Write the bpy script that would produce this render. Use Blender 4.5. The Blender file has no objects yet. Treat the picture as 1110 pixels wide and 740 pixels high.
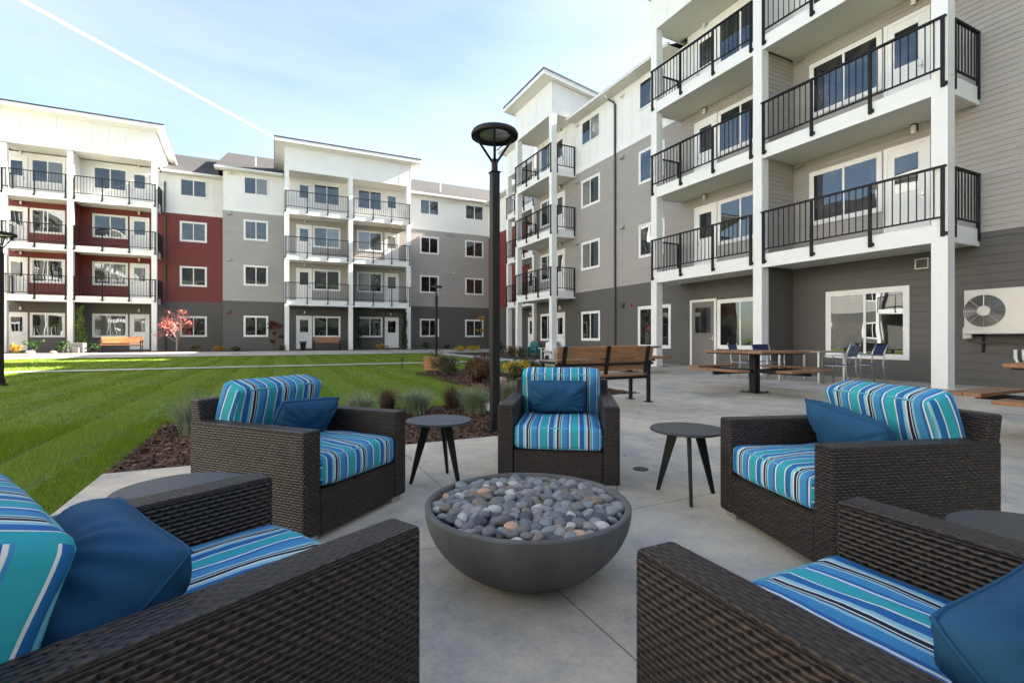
import bpy, bmesh, math, random
import numpy as np
from mathutils import Vector, Matrix
random.seed(7); rng = np.random.default_rng(11)
SC = bpy.context.scene; COL = SC.collection
R = math.radians

# ------------------------------------------------------------------ camera, sky, sun
TH = R(26.0); CC, SS = math.cos(TH), math.sin(TH); CAMH = 1.04
cam = bpy.data.cameras.new('camera'); camo = bpy.data.objects.new('camera', cam); COL.objects.link(camo)
camo.location = (0, 0, CAMH); camo.rotation_euler = (R(90), 0, -TH)
cam.sensor_width = 36; cam.lens = 528 / 1110 * 36; cam.shift_y = -4 / 1110
cam.clip_start = 0.05; cam.clip_end = 12000
SC.camera = camo

SUN_AZ = math.atan2(0.985, -0.12); SUN_EL = R(31)          # compass angle from +y towards +x
world = bpy.data.worlds.new('World'); SC.world = world; world.use_nodes = True
wn = world.node_tree; wn.nodes.clear()
def N(t, kind, **kw):
    n = t.nodes.new(kind)
    for k, v in kw.items(): setattr(n, k, v)
    return n
sky = N(wn, 'ShaderNodeTexSky', sky_type='NISHITA', sun_disc=False, sun_elevation=SUN_EL, sun_rotation=SUN_AZ,
        altitude=50, air_density=1.0, dust_density=1.0, ozone_density=1.9)
tc = N(wn, 'ShaderNodeTexCoord')
mp = N(wn, 'ShaderNodeMapping'); mp.inputs['Scale'].default_value = (1.0, 2.6, 5.0); mp.inputs['Rotation'].default_value = (0.2, 0.1, 0.9)
nz = N(wn, 'ShaderNodeTexNoise'); nz.inputs['Scale'].default_value = 1.1; nz.inputs['Detail'].default_value = 7; nz.inputs['Roughness'].default_value = 0.5
rp = N(wn, 'ShaderNodeValToRGB'); rp.color_ramp.elements[0].position = 0.40; rp.color_ramp.elements[1].position = 0.95
rp.color_ramp.elements[1].color = (0.5, 0.5, 0.5, 1)
mx = N(wn, 'ShaderNodeMixRGB'); mx.inputs[2].default_value = (3.7, 4.1, 4.7, 1)
bg = N(wn, 'ShaderNodeBackground'); bg.inputs['Strength'].default_value = 0.054
wo = N(wn, 'ShaderNodeOutputWorld')
L = wn.links.new
L(tc.outputs['Generated'], mp.inputs[0]); L(mp.outputs[0], nz.inputs['Vector']); L(nz.outputs['Fac'], rp.inputs[0])
L(rp.outputs[0], mx.inputs[0]); L(sky.outputs[0], mx.inputs[1]); tn = N(wn, 'ShaderNodeMixRGB', blend_type='MULTIPLY'); tn.inputs[0].default_value = 1; tn.inputs[2].default_value = (1.11, 1.0, 0.885, 1)
L(mx.outputs[0], tn.inputs[1]); L(tn.outputs[0], bg.inputs['Color']); L(bg.outputs[0], wo.inputs[0])

sl = bpy.data.lights.new('sun', 'SUN'); sl.energy = 5.0; sl.angle = R(0.53); sl.color = (1.0, 0.93, 0.82)
so = bpy.data.objects.new('sun', sl); COL.objects.link(so)
sd = Vector((math.sin(SUN_AZ) * math.cos(SUN_EL), math.cos(SUN_AZ) * math.cos(SUN_EL), math.sin(SUN_EL)))
so.rotation_euler = sd.to_track_quat('Z', 'Y').to_euler(); so.location = sd * 60

vs = SC.view_settings; vs.view_transform = 'Standard'; vs.look = 'None'; vs.gamma = 1; vs.use_curve_mapping = False
vs.exposure = 2.95

# ------------------------------------------------------------------ helpers
def cw(X, d):                                  # metres right of / ahead of the camera -> world
    return CC * X + SS * d, -SS * X + CC * d
def zg(y):                                     # the lawn rises gently to the far building
    t = min(1, max(0, (y - 29) / 8)); return 0.2 * t * t * (3 - 2 * t)

class MB:
    def __init__(s, T=None): s.v = []; s.f = []; s.T = T
    def pt(s, p): s.v.append(tuple(s.T(*p)) if s.T else tuple(p)); return len(s.v) - 1
    def quad(s, *ps): s.f.append([s.pt(p) for p in ps]); return s
    def box(s, x0, x1, y0, y1, z0, z1, M=None):
        ps = [(x, y, z) for z in (z0, z1) for y in (y0, y1) for x in (x0, x1)]
        if M is not None: ps = [tuple(M @ Vector(p)) for p in ps]
        i = [s.pt(p) for p in ps]
        for q in ((0, 2, 3, 1), (4, 5, 7, 6), (0, 1, 5, 4), (2, 6, 7, 3), (0, 4, 6, 2), (1, 3, 7, 5)): s.f.append([i[k] for k in q])
        return s
    def bar(s, a, b, w, h=None):               # square bar from a to b
        a = Vector(a); b = Vector(b); h = h or w; d = b - a
        q = d.to_track_quat('Z', 'Y').to_matrix().to_4x4(); M = Matrix.Translation(a) @ q
        return s.box(-w / 2, w / 2, -h / 2, h / 2, 0, d.length, M)
    def tube(s, pts, r, n=8, cap=True):
        pts = [Vector(p) for p in pts]; m = len(pts); rs = r if isinstance(r, (list, tuple)) else [r] * m
        rings = []
        ref = Vector((0, 0, 1))
        for k in range(m):
            t = (pts[min(k + 1, m - 1)] - pts[max(k - 1, 0)]).normalized()
            up = ref if abs(t.dot(ref)) < 0.95 else Vector((1, 0, 0))
            a = t.cross(up).normalized(); b = t.cross(a)
            rings.append([s.pt(pts[k] + (a * math.cos(2 * math.pi * j / n) + b * math.sin(2 * math.pi * j / n)) * rs[k]) for j in range(n)])
        for k in range(m - 1):
            for j in range(n): s.f.append([rings[k][j], rings[k][(j + 1) % n], rings[k + 1][(j + 1) % n], rings[k + 1][j]])
        if cap: s.f.append(rings[0][::-1]); s.f.append(rings[-1])
        return s
    def lathe(s, prof, n=48, c=(0, 0, 0), cap=False):
        rings = [[s.pt((c[0] + r * math.cos(2 * math.pi * j / n), c[1] + r * math.sin(2 * math.pi * j / n), c[2] + z)) for j in range(n)] for r, z in prof]
        for k in range(len(rings) - 1):
            for j in range(n): s.f.append([rings[k][j], rings[k][(j + 1) % n], rings[k + 1][(j + 1) % n], rings[k + 1][j]])
        if cap: s.f.append(rings[0][::-1]); s.f.append(rings[-1])
        return s
    def prism(s, poly, axis, a, b):            # poly in the two other axes, extruded a..b
        def P(p, t): return (t, p[0], p[1]) if axis == 'x' else (p[0], t, p[1]) if axis == 'y' else (p[0], p[1], t)
        i = [s.pt(P(p, a)) for p in poly]; j = [s.pt(P(p, b)) for p in poly]; n = len(poly)
        s.f.append(i[::-1]); s.f.append(j)
        for k in range(n): s.f.append([i[k], i[(k + 1) % n], j[(k + 1) % n], j[k]])
        return s
    def build(s, name, mat, parent=None, loc=(0, 0, 0), smooth=False, bevel=0, uv=False, recalc=True, seg=2):
        me = bpy.data.meshes.new(name); me.from_pydata(s.v, [], s.f)
        if recalc:
            bm = bmesh.new(); bm.from_mesh(me); bmesh.ops.recalc_face_normals(bm, faces=bm.faces); bm.to_mesh(me); bm.free()
        if uv:
            l = me.uv_layers.new(name='uv')
            for p in me.polygons:
                nx, ny, nz_ = (abs(c) for c in p.normal)
                for li in p.loop_indices:
                    c = me.vertices[me.loops[li].vertex_index].co
                    l.data[li].uv = (c.y, c.z) if nx >= ny and nx >= nz_ else (c.x, c.z) if ny >= nz_ else (c.y, c.x)
        if smooth: me.shade_smooth()
        me.materials.append(mat)
        o = bpy.data.objects.new(name, me); COL.objects.link(o); o.location = loc
        if parent: o.parent = parent
        if bevel:
            b = o.modifiers.new('bevel', 'BEVEL'); b.width = bevel; b.segments = seg; b.limit_method = 'ANGLE'; b.angle_limit = R(40)
            if not smooth:
                for p in me.polygons: p.use_smooth = False
        return o

def npmesh(name, V, F, mat, parent=None, loc=(0, 0, 0), smooth=False):
    V = np.asarray(V, np.float32); F = np.asarray(F, np.int32); k = F.shape[1]
    me = bpy.data.meshes.new(name); me.vertices.add(len(V)); me.vertices.foreach_set('co', V.ravel())
    me.loops.add(F.size); me.loops.foreach_set('vertex_index', F.ravel())
    me.polygons.add(len(F)); me.polygons.foreach_set('loop_start', np.arange(len(F), dtype=np.int32) * k)
    me.update(calc_edges=True)
    if smooth: me.shade_smooth()
    me.materials.append(mat)
    o = bpy.data.objects.new(name, me); COL.objects.link(o); o.location = loc
    if parent: o.parent = parent
    return o

def tag(o, label, cat=None, group=None, kind=None):
    if label: o['label'] = label
    if cat: o['category'] = cat
    if group: o['group'] = group
    if kind: o['kind'] = kind
    return o
def thing(name, label, cat, loc=(0, 0, 0), rz=0, group=None):
    o = bpy.data.objects.new(name, None); COL.objects.link(o); o.location = loc; o.rotation_euler = (0, 0, rz)
    o.empty_display_size = 0.1
    return tag(o, label, cat, group)
KIDS = {}
def kids(o): return [c for c in COL.objects if c.parent == o]
def dup(root, loc, rz, label, group=None, cat=None):
    r = root.copy(); COL.objects.link(r); r.location = loc; r.rotation_euler = (0, 0, rz); r['label'] = label
    if group: r['group'] = group
    for ch in kids(root):
        c = ch.copy(); COL.objects.link(c); c.parent = r
        for g in kids(ch):
            d = g.copy(); COL.objects.link(d); d.parent = c
    return r

# ------------------------------------------------------------------ materials
def mat(name, col, rough=0.6, var=0.0, vs_=6.0, bump=0.0, bs=60.0, metal=0.0, spec=0.5, stretch=None, coat=0.0):
    m = bpy.data.materials.new(name); m.use_nodes = True; t = m.node_tree; b = t.nodes['Principled BSDF']
    b.inputs['Base Color'].default_value = (*col, 1); b.inputs['Roughness'].default_value = rough; b.inputs['Metallic'].default_value = metal
    b.inputs['Specular IOR Level'].default_value = spec; b.inputs['Coat Weight'].default_value = coat
    t_ = N(t, 'ShaderNodeTexCoord'); src = t_.outputs['Object']
    if stretch:
        q = N(t, 'ShaderNodeMapping'); q.inputs['Scale'].default_value = stretch; t.links.new(src, q.inputs[0]); src = q.outputs[0]
    if var:
        n = N(t, 'ShaderNodeTexNoise'); n.inputs['Scale'].default_value = vs_; n.inputs['Detail'].default_value = 6; n.inputs['Roughness'].default_value = 0.6
        t.links.new(src, n.inputs['Vector'])
        r = N(t, 'ShaderNodeMapRange'); r.inputs['From Min'].default_value = 0.3; r.inputs['From Max'].default_value = 0.7
        r.inputs['To Min'].default_value = 1 - var; r.inputs['To Max'].default_value = 1 + var; t.links.new(n.outputs['Fac'], r.inputs['Value'])
        x = N(t, 'ShaderNodeMixRGB', blend_type='MULTIPLY'); x.inputs[0].default_value = 1; x.inputs[1].default_value = (*col, 1)
        t.links.new(r.outputs[0], x.inputs[2]); t.links.new(x.outputs[0], b.inputs['Base Color'])
        rr = N(t, 'ShaderNodeMapRange'); rr.inputs['To Min'].default_value = rough - 0.08; rr.inputs['To Max'].default_value = min(1, rough + 0.08)
        t.links.new(n.outputs['Fac'], rr.inputs['Value']); t.links.new(rr.outputs[0], b.inputs['Roughness'])
    if bump:
        n = N(t, 'ShaderNodeTexNoise'); n.inputs['Scale'].default_value = bs; n.inputs['Detail'].default_value = 4; t.links.new(src, n.inputs['Vector'])
        p = N(t, 'ShaderNodeBump'); p.inputs['Strength'].default_value = bump; p.inputs['Distance'].default_value = 0.004
        t.links.new(n.outputs['Fac'], p.inputs['Height']); t.links.new(p.outputs[0], b.inputs['Normal'])
    return m
def leafmat(name, cols, rough=0.55, trans=0.25):
    m = bpy.data.materials.new(name); m.use_nodes = True; t = m.node_tree; b = t.nodes['Principled BSDF']
    g = N(t, 'ShaderNodeNewGeometry'); r = N(t, 'ShaderNodeValToRGB'); e = r.color_ramp.elements
    e[0].position = 0; e[0].color = (*cols[0], 1); e[1].position = 1; e[1].color = (*cols[-1], 1)
    for i, c in enumerate(cols[1:-1]): e.new((i + 1) / (len(cols) - 1)).color = (*c, 1)
    t.links.new(g.outputs['Random Per Island'], r.inputs[0]); t.links.new(r.outputs[0], b.inputs['Base Color'])
    b.inputs['Roughness'].default_value = rough; b.inputs['Specular IOR Level'].default_value = 0.3
    if trans:
        tr = N(t, 'ShaderNodeBsdfTranslucent'); t.links.new(r.outputs[0], tr.inputs['Color'])
        mi = N(t, 'ShaderNodeMixShader'); mi.inputs[0].default_value = trans; o = t.nodes['Material Output']
        t.links.new(b.outputs[0], mi.inputs[1]); t.links.new(tr.outputs[0], mi.inputs[2]); t.links.new(mi.outputs[0], o.inputs[0])
    return m
M = {}
M['white'] = mat('white_paint', (0.78, 0.77, 0.74), 0.5, 0.03, 1.5)
M['trim'] = mat('white_trim', (0.80, 0.79, 0.77), 0.45, 0.02, 3)
M['tan'] = mat('tan_siding', (0.36, 0.335, 0.31), 0.6, 0.05, 1.2, 0.15, 30, stretch=(0.3, 0.3, 3))
M['dark'] = mat('dark_taupe_siding', (0.098, 0.09, 0.082), 0.6, 0.06, 1.2, 0.15, 30, stretch=(0.3, 0.3, 3))
M['red'] = mat('red_siding', (0.17, 0.028, 0.02), 0.6, 0.06, 1.2, 0.15, 30, stretch=(0.3, 0.3, 3))
M['soffit'] = mat('soffit_panel', (0.70, 0.68, 0.63), 0.6, 0.03, 2)
M['deck'] = mat('deck_membrane', (0.34, 0.33, 0.31), 0.8, 0.06, 4)
M['rail'] = mat('black_rail_metal', (0.005, 0.0055, 0.009), 0.5, spec=0.25)
M['shingle'] = mat('roof_shingle', (0.024, 0.023, 0.023), 0.9, 0.35, 6, 0.6, 14)
M['edge'] = mat('roof_edge_metal', (0.03, 0.035, 0.05), 0.4)
M['gutter'] = mat('gutter_metal', (0.66, 0.65, 0.62), 0.4)
M['spout'] = mat('downspout_metal', (0.07, 0.066, 0.062), 0.45)
M['taupe'] = mat('taupe_door', (0.17, 0.155, 0.14), 0.5, 0.03)
M['lampw'] = mat('lamp_glass', (0.75, 0.75, 0.72), 0.3)
M['metal'] = mat('bare_metal', (0.5, 0.5, 0.5), 0.35, metal=0.8)
M['blackm'] = mat('black_powder_coat', (0.007, 0.007, 0.008), 0.5, spec=0.3, bump=0.05, bs=300)
M['bronze'] = mat('dark_bronze_post', (0.014, 0.012, 0.0105), 0.5, spec=0.3, var=0.08, vs_=8, bump=0.05, bs=200) if True else mat('x', (0,0,0), 0.45, 0.08, 8, 0.05, 200)
M['wood'] = mat('stained_slats', (0.26, 0.125, 0.056), 0.5, 0.28, 5, 0.2, 40, stretch=(0.35, 4, 4))
M['woodo'] = mat('orange_slats', (0.40, 0.165, 0.06), 0.5, 0.25, 5, 0.2, 40, stretch=(0.35, 4, 4))  # orange sunlight on the far bench is put into this colour
M['navy'] = mat('navy_sling', (0.012, 0.02, 0.075), 0.75, bump=0.2, bs=500)
M['grey_top'] = mat('charcoal_tabletop', (0.035, 0.036, 0.04), 0.42, 0.08, 10, 0.06, 300)
M['alu'] = mat('brushed_aluminium', (0.55, 0.56, 0.57), 0.3, 0.05, 20, metal=0.85)
M['glasstop'] = mat('stone_look_tabletop', (0.35, 0.27, 0.2), 0.3, 0.15, 8)
M['teal'] = mat('teal_plastic', (0.012, 0.13, 0.15), 0.45)
M['hvac'] = mat('cream_enamel', (0.68, 0.64, 0.57), 0.4, 0.03, 5)
M['grille'] = mat('grille_dark', (0.08, 0.075, 0.065), 0.6)
M['bark'] = mat('bark', (0.12, 0.085, 0.06), 0.9, 0.3, 20, 0.6, 50)
M['barkp'] = mat('sunlit_pale_bark', (0.42, 0.33, 0.28), 0.85, 0.2, 20, 0.4, 50)  # sunlight on the maple trunk is put into this pale colour
M['firered'] = mat('alarm_red', (0.35, 0.02, 0.015), 0.4)
M['plantpot'] = mat('dark_pot', (0.03, 0.029, 0.028), 0.6, 0.1)
M['concblock'] = mat('grey_concrete_block', (0.1, 0.1, 0.095), 0.85, 0.2, 8, 0.4, 40)
M['rock'] = mat('landscape_rock', (0.33, 0.25, 0.2), 0.9, 0.35, 9, 0.8, 30)
M['copper'] = mat('red_wrap', (0.22, 0.03, 0.03), 0.5)

def glassmat(name, blinds=False):
    m = bpy.data.materials.new(name); m.use_nodes = True; t = m.node_tree; b = t.nodes['Principled BSDF']
    b.inputs['Base Color'].default_value = (0.012, 0.014, 0.016, 1); b.inputs['Roughness'].default_value = 0.3; b.inputs['Specular IOR Level'].default_value = 0
    tx = N(t, 'ShaderNodeTexCoord')
    n2 = N(t, 'ShaderNodeTexNoise'); n2.inputs['Scale'].default_value = 0.9; n2.inputs['Detail'].default_value = 1; t.links.new(tx.outputs['Object'], n2.inputs['Vector'])
    if blinds:
        w = N(t, 'ShaderNodeTexWave', wave_type='BANDS', bands_direction='Z'); w.inputs['Scale'].default_value = 7; w.inputs['Distortion'].default_value = 0
        t.links.new(tx.outputs['Object'], w.inputs['Vector'])
        r = N(t, 'ShaderNodeValToRGB'); r.color_ramp.elements[0].color = (0.09, 0.088, 0.08, 1); r.color_ramp.elements[1].color = (0.21, 0.205, 0.19, 1)
        t.links.new(w.outputs['Fac'], r.inputs[0]); t.links.new(r.outputs[0], b.inputs['Base Color'])
    else:                                      # dim room painted into the pane colour: soft light and dark shapes
        n3 = N(t, 'ShaderNodeTexNoise'); n3.inputs['Scale'].default_value = 2.3; n3.inputs['Detail'].default_value = 3; t.links.new(tx.outputs['Object'], n3.inputs['Vector'])
        r = N(t, 'ShaderNodeValToRGB'); r.color_ramp.elements[0].position = 0.45; r.color_ramp.elements[0].color = (0.006, 0.007, 0.008, 1)
        r.color_ramp.elements[1].position = 0.75; r.color_ramp.elements[1].color = (0.07, 0.06, 0.045, 1)
        t.links.new(n3.outputs['Fac'], r.inputs[0]); t.links.new(r.outputs[0], b.inputs['Base Color'])
    g = N(t, 'ShaderNodeBsdfGlossy'); g.inputs['Roughness'].default_value = 0.004; g.inputs['Color'].default_value = (0.84, 0.93, 1, 1)
    bp = N(t, 'ShaderNodeBump'); bp.inputs['Strength'].default_value = 0.05; bp.inputs['Distance'].default_value = 0.1; t.links.new(n2.outputs['Fac'], bp.inputs['Height'])
    t.links.new(bp.outputs[0], g.inputs['Normal'])
    f = N(t, 'ShaderNodeFresnel'); f.inputs['IOR'].default_value = 2.0
    mi = N(t, 'ShaderNodeMixShader'); t.links.new(f.outputs[0], mi.inputs[0]); t.links.new(b.outputs[0], mi.inputs[1]); t.links.new(g.outputs[0], mi.inputs[2])
    t.links.new(mi.outputs[0], t.nodes['Material Output'].inputs[0]); return m
M['glass'] = glassmat('window_glass'); M['glassb'] = glassmat('window_glass_with_blind', True)

def wickermat(name, c0, c1):
    m = bpy.data.materials.new(name); m.use_nodes = True; t = m.node_tree; b = t.nodes['Principled BSDF']; l = t.links.new
    u = N(t, 'ShaderNodeUVMap'); s = N(t, 'ShaderNodeSeparateXYZ'); l(u.outputs[0], s.inputs[0])
    def mth(op, a, bb=None, c=None):
        n = N(t, 'ShaderNodeMath', operation=op)
        for i, x in enumerate((a, bb, c)):
            if x is None: continue
            if isinstance(x, (int, float)): n.inputs[i].default_value = x
            else: l(x, n.inputs[i])
        return n.outputs[0]
    V = mth('MULTIPLY', s.outputs[1], 1 / 0.0135); row = mth('FLOOR', V); fv = mth('SUBTRACT', V, row)
    par = mth('MULTIPLY', mth('MODULO', mth('ADD', row, 1000), 2), 0.5)
    U = mth('ADD', mth('MULTIPLY', s.outputs[0], 1 / 0.033), par); fu = mth('FRACT', mth('ADD', U, 100))
    su = mth('SINE', mth('MULTIPLY', fu, math.pi)); sv = mth('SINE', mth('MULTIPLY', fv, math.pi))
    h = mth('ADD', mth('MULTIPLY', mth('POWER', sv, 0.35), 0.35), mth('MULTIPLY', mth('POWER', su, 0.6), mth('MULTIPLY', sv, 0.65)))
    hole = mth('MULTIPLY', mth('LESS_THAN', su, 0.52), mth('GREATER_THAN', sv, 0.40))
    nzz = N(t, 'ShaderNodeTexNoise'); nzz.inputs['Scale'].default_value = 60; l(u.outputs[0], nzz.inputs['Vector'])
    ra = N(t, 'ShaderNodeValToRGB'); ra.color_ramp.elements[0].position = 0.35; ra.color_ramp.elements[1].position = 0.7
    ra.color_ramp.elements[0].color = (*c0, 1); ra.color_ramp.elements[1].color = (*c1, 1); l(nzz.outputs['Fac'], ra.inputs[0])
    mi = N(t, 'ShaderNodeMixRGB'); l(hole, mi.inputs[0]); l(ra.outputs[0], mi.inputs[1]); mi.inputs[2].default_value = (c0[0] * .12, c0[1] * .12, c0[2] * .12, 1)
    l(mi.outputs[0], b.inputs['Base Color']); b.inputs['Roughness'].default_value = 0.42; b.inputs['Specular IOR Level'].default_value = 0.4
    hh = mth('SUBTRACT', h, mth('MULTIPLY', hole, 0.4))
    bp = N(t, 'ShaderNodeBump'); bp.inputs['Strength'].default_value = 0.9; bp.inputs['Distance'].default_value = 0.006
    l(hh, bp.inputs['Height']); l(bp.outputs[0], b.inputs['Normal']); return m
M['wicker'] = wickermat('dark_brown_wicker', (0.016, 0.0102, 0.007), (0.05, 0.032, 0.0215))

def stripemat():
    m = bpy.data.materials.new('striped_outdoor_fabric'); m.use_nodes = True; t = m.node_tree; b = t.nodes['Principled BSDF']; l = t.links.new
    tx = N(t, 'ShaderNodeTexCoord'); s = N(t, 'ShaderNodeSeparateXYZ'); uvn = N(t, 'ShaderNodeUVMap'); l(uvn.outputs[0], s.inputs[0])
    a = N(t, 'ShaderNodeMath', operation='MULTIPLY_ADD'); a.inputs[1].default_value = -1 / 0.21; a.inputs[2].default_value = 10.565; l(s.outputs[0], a.inputs[0])
    f = N(t, 'ShaderNodeMath', operation='FRACT'); l(a.outputs[0], f.inputs[0])
    r = N(t, 'ShaderNodeValToRGB'); r.color_ramp.interpolation = 'CONSTANT'; e = r.color_ramp.elements
    teal = (0.03, 0.32, 0.37); wh = (0.66, 0.68, 0.64); bl = (0.016, 0.125, 0.33); lb = (0.24, 0.47, 0.56); nv = (0.010, 0.016, 0.04); az = (0.05, 0.225, 0.44)
    seq = [(0, teal), (.235, wh), (.265, bl), (.42, lb), (.50, wh), (.53, nv), (.60, wh), (.62, nv), (.65, lb), (.70, az), (.87, bl), (.93, wh), (.965, az)]
    e[0].position = 0; e[0].color = (*seq[0][1], 1); e[1].position = seq[1][0]; e[1].color = (*seq[1][1], 1)
    for p, c in seq[2:]: e.new(p).color = (*c, 1)
    l(f.outputs[0], r.inputs[0]); l(r.outputs[0], b.inputs['Base Color']); b.inputs['Roughness'].default_value = 0.8; b.inputs['Specular IOR Level'].default_value = 0.2
    n = N(t, 'ShaderNodeTexNoise'); n.inputs['Scale'].default_value = 9; n.inputs['Detail'].default_value = 5; l(tx.outputs['Object'], n.inputs['Vector'])
    p = N(t, 'ShaderNodeBump'); p.inputs['Strength'].default_value = 0.35; p.inputs['Distance'].default_value = 0.012; l(n.outputs['Fac'], p.inputs['Height']); l(p.outputs[0], b.inputs['Normal'])
    return m
M['stripe'] = stripemat()
M['piping'] = mat('aqua_piping', (0.10, 0.34, 0.42), 0.75)
M['pillow'] = mat('navy_blue_canvas', (0.017, 0.075, 0.155), 0.85, 0.06, 12, 0.3, 700, spec=0.2)
M['bowl'] = mat('charcoal_cast_concrete', (0.08, 0.079, 0.077), 0.72, 0.35, 5, 0.35, 90, stretch=(1, 1, .45))

# ------------------------------------------------------------------ ground
def concrete(name, joints=False, col=(0.53, 0.485, 0.42)):
    m = mat(name, col, 0.82, 0.0, bump=0.25, bs=160); t = m.node_tree; b = t.nodes['Principled BSDF']; l = t.links.new
    tx = N(t, 'ShaderNodeTexCoord')
    n1 = N(t, 'ShaderNodeTexNoise'); n1.inputs['Scale'].default_value = 0.9; n1.inputs['Detail'].default_value = 8; n1.inputs['Roughness'].default_value = 0.65; n1.inputs["Distortion"].default_value = 0.15
    n2 = N(t, 'ShaderNodeTexNoise'); n2.inputs['Scale'].default_value = 45; n2.inputs['Detail'].default_value = 5
    l(tx.outputs['Object'], n1.inputs['Vector']); l(tx.outputs['Object'], n2.inputs['Vector'])
    r = N(t, 'ShaderNodeValToRGB'); e = r.color_ramp.elements; e[0].position = 0.32; e[1].position = 0.68
    e[0].color = (col[0] * .60, col[1] * .62, col[2] * .66, 1); e[1].color = (col[0] * 1.2, col[1] * 1.15, col[2] * 1.04, 1)
    e.new(0.5).color = (col[0] * .94, col[1] * .92, col[2] * .88, 1)
    l(n1.outputs['Fac'], r.inputs[0])
    r2 = N(t, 'ShaderNodeMapRange'); r2.inputs['From Min'].default_value = 0.3; r2.inputs['From Max'].default_value = 0.7; r2.inputs['To Min'].default_value = 0.9; r2.inputs['To Max'].default_value = 1.08
    l(n2.outputs['Fac'], r2.inputs['Value'])
    x = N(t, 'ShaderNodeMixRGB', blend_type='MULTIPLY'); x.inputs[0].default_value = 1; l(r.outputs[0], x.inputs[1]); l(r2.outputs[0], x.inputs[2]); out = x.outputs[0]
    n3 = N(t, 'ShaderNodeTexVoronoi'); n3.inputs['Scale'].default_value = 1.3; n3.inputs['Randomness'].default_value = 1   # small dark spots and stains
    l(tx.outputs['Object'], n3.inputs['Vector'])
    lt = N(t, 'ShaderNodeMapRange'); lt.inputs['From Min'].default_value = 0.012; lt.inputs['From Max'].default_value = 0.03; lt.inputs['To Min'].default_value = 0.55; lt.inputs['To Max'].default_value = 1
    l(n3.outputs['Distance'], lt.inputs['Value'])
    y = N(t, 'ShaderNodeMixRGB', blend_type='MULTIPLY'); y.inputs[0].default_value = 1; l(out, y.inputs[1]); l(lt.outputs[0], y.inputs[2]); out = y.outputs[0]
    n4 = N(t, 'ShaderNodeTexNoise'); n4.inputs['Scale'].default_value = 4.5; n4.inputs['Detail'].default_value = 9; n4.inputs['Roughness'].default_value = 0.7; l(tx.outputs['Object'], n4.inputs['Vector'])
    r4 = N(t, 'ShaderNodeValToRGB'); r4.color_ramp.elements[0].position = 0.34; r4.color_ramp.elements[0].color = (.74, .76, .80, 1); r4.color_ramp.elements[1].position = 0.62; r4.color_ramp.elements[1].color = (1.06, 1.03, .97, 1)
    l(n4.outputs['Fac'], r4.inputs[0]); w = N(t, 'ShaderNodeMixRGB', blend_type='MULTIPLY'); w.inputs[0].default_value = .8; l(out, w.inputs[1]); l(r4.outputs[0], w.inputs[2]); out = w.outputs[0]
    if joints:
        s = N(t, 'ShaderNodeSeparateXYZ'); l(tx.outputs['Object'], s.inputs[0])
        for ax, off in ((0, 1.05), (1, -0.05)):
            a = N(t, 'ShaderNodeMath', operation='MULTIPLY_ADD'); a.inputs[1].default_value = 1 / 2.39; a.inputs[2].default_value = 100.5 - off / 2.39; l(s.outputs[ax], a.inputs[0])
            f = N(t, 'ShaderNodeMath', operation='FRACT'); l(a.outputs[0], f.inputs[0])
            d = N(t, 'ShaderNodeMath', operation='SUBTRACT'); d.inputs[1].default_value = 0.5; l(f.outputs[0], d.inputs[0])
            ab = N(t, 'ShaderNodeMath', operation='ABSOLUTE'); l(d.outputs[0], ab.inputs[0])
            g = N(t, 'ShaderNodeMath', operation='GREATER_THAN'); g.inputs[1].default_value = 0.0035 / 2.39; l(ab.outputs[0], g.inputs[0])
            mr = N(t, 'ShaderNodeMapRange'); mr.inputs['To Min'].default_value = 0.35; l(g.outputs[0], mr.inputs['Value'])
            z = N(t, 'ShaderNodeMixRGB', blend_type='MULTIPLY'); z.inputs[0].default_value = 1; l(out, z.inputs[1]); l(mr.outputs[0], z.inputs[2]); out = z.outputs[0]
    l(out, b.inputs['Base Color']); return m
M['conc'] = concrete('broom_finished_concrete', True); M['walk'] = concrete('pale_walk_concrete', False, (0.46, 0.45, 0.42))
M['soil'] = mat('lawn_soil_green', (0.085, 0.135, 0.014), 0.9, 0.35, 3.0, 0.5, 30)
M['mulchbase'] = mat('bark_mulch_base', (0.045, 0.026, 0.018), 0.95, 0.4, 12, 0.8, 40)
M['chip'] = leafmat('bark_chips', [(0.045, 0.024, 0.015), (0.10, 0.048, 0.028), (0.17, 0.085, 0.05), (0.07, 0.036, 0.024), (0.22, 0.15, 0.10)], 0.85, 0)

def sheet(name, poly_strips, m, dz):           # quads following the ground profile
    b = MB()
    for (x0, x1, y0, y1) in poly_strips:
        n = max(1, int((y1 - y0) / 1.0)) if y1 > 9 else 1
        for k in range(n):
            a = y0 + (y1 - y0) * k / n; c = y0 + (y1 - y0) * (k + 1) / n
            b.quad((x0, a, zg(a) + dz), (x1, a, zg(a) + dz), (x1, c, zg(c) + dz), (x0, c, zg(c) + dz))
    return b.build(name, m, recalc=False)
far = MB()
ys = [-260, -60, 0, 9] + [9 + k for k in range(1, 30)] + [60, 400]
for a, c in zip(ys[:-1], ys[1:]): far.quad((-320, a, zg(a) - 0.03), (320, a, zg(a) - 0.03), (320, c, zg(c) - 0.03), (-320, c, zg(c) - 0.03))
tag(far.build('lawn', M['soil'], recalc=False), 'green mown lawn ground in front of the apartments', 'lawn', kind='structure')
tag(sheet('mulch_bed', [(-1.18, 2.75, 4.72, 7.2), (3.72, 6.2, 7.2, 14.2), (2.75, 3.72, 7.2, 8.4), (4.3, 6.2, 14.2, 15.2)], M['mulchbase'], -0.016), 'bark mulch bed between patio and lawn', 'mulch bed', kind='structure')
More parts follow.
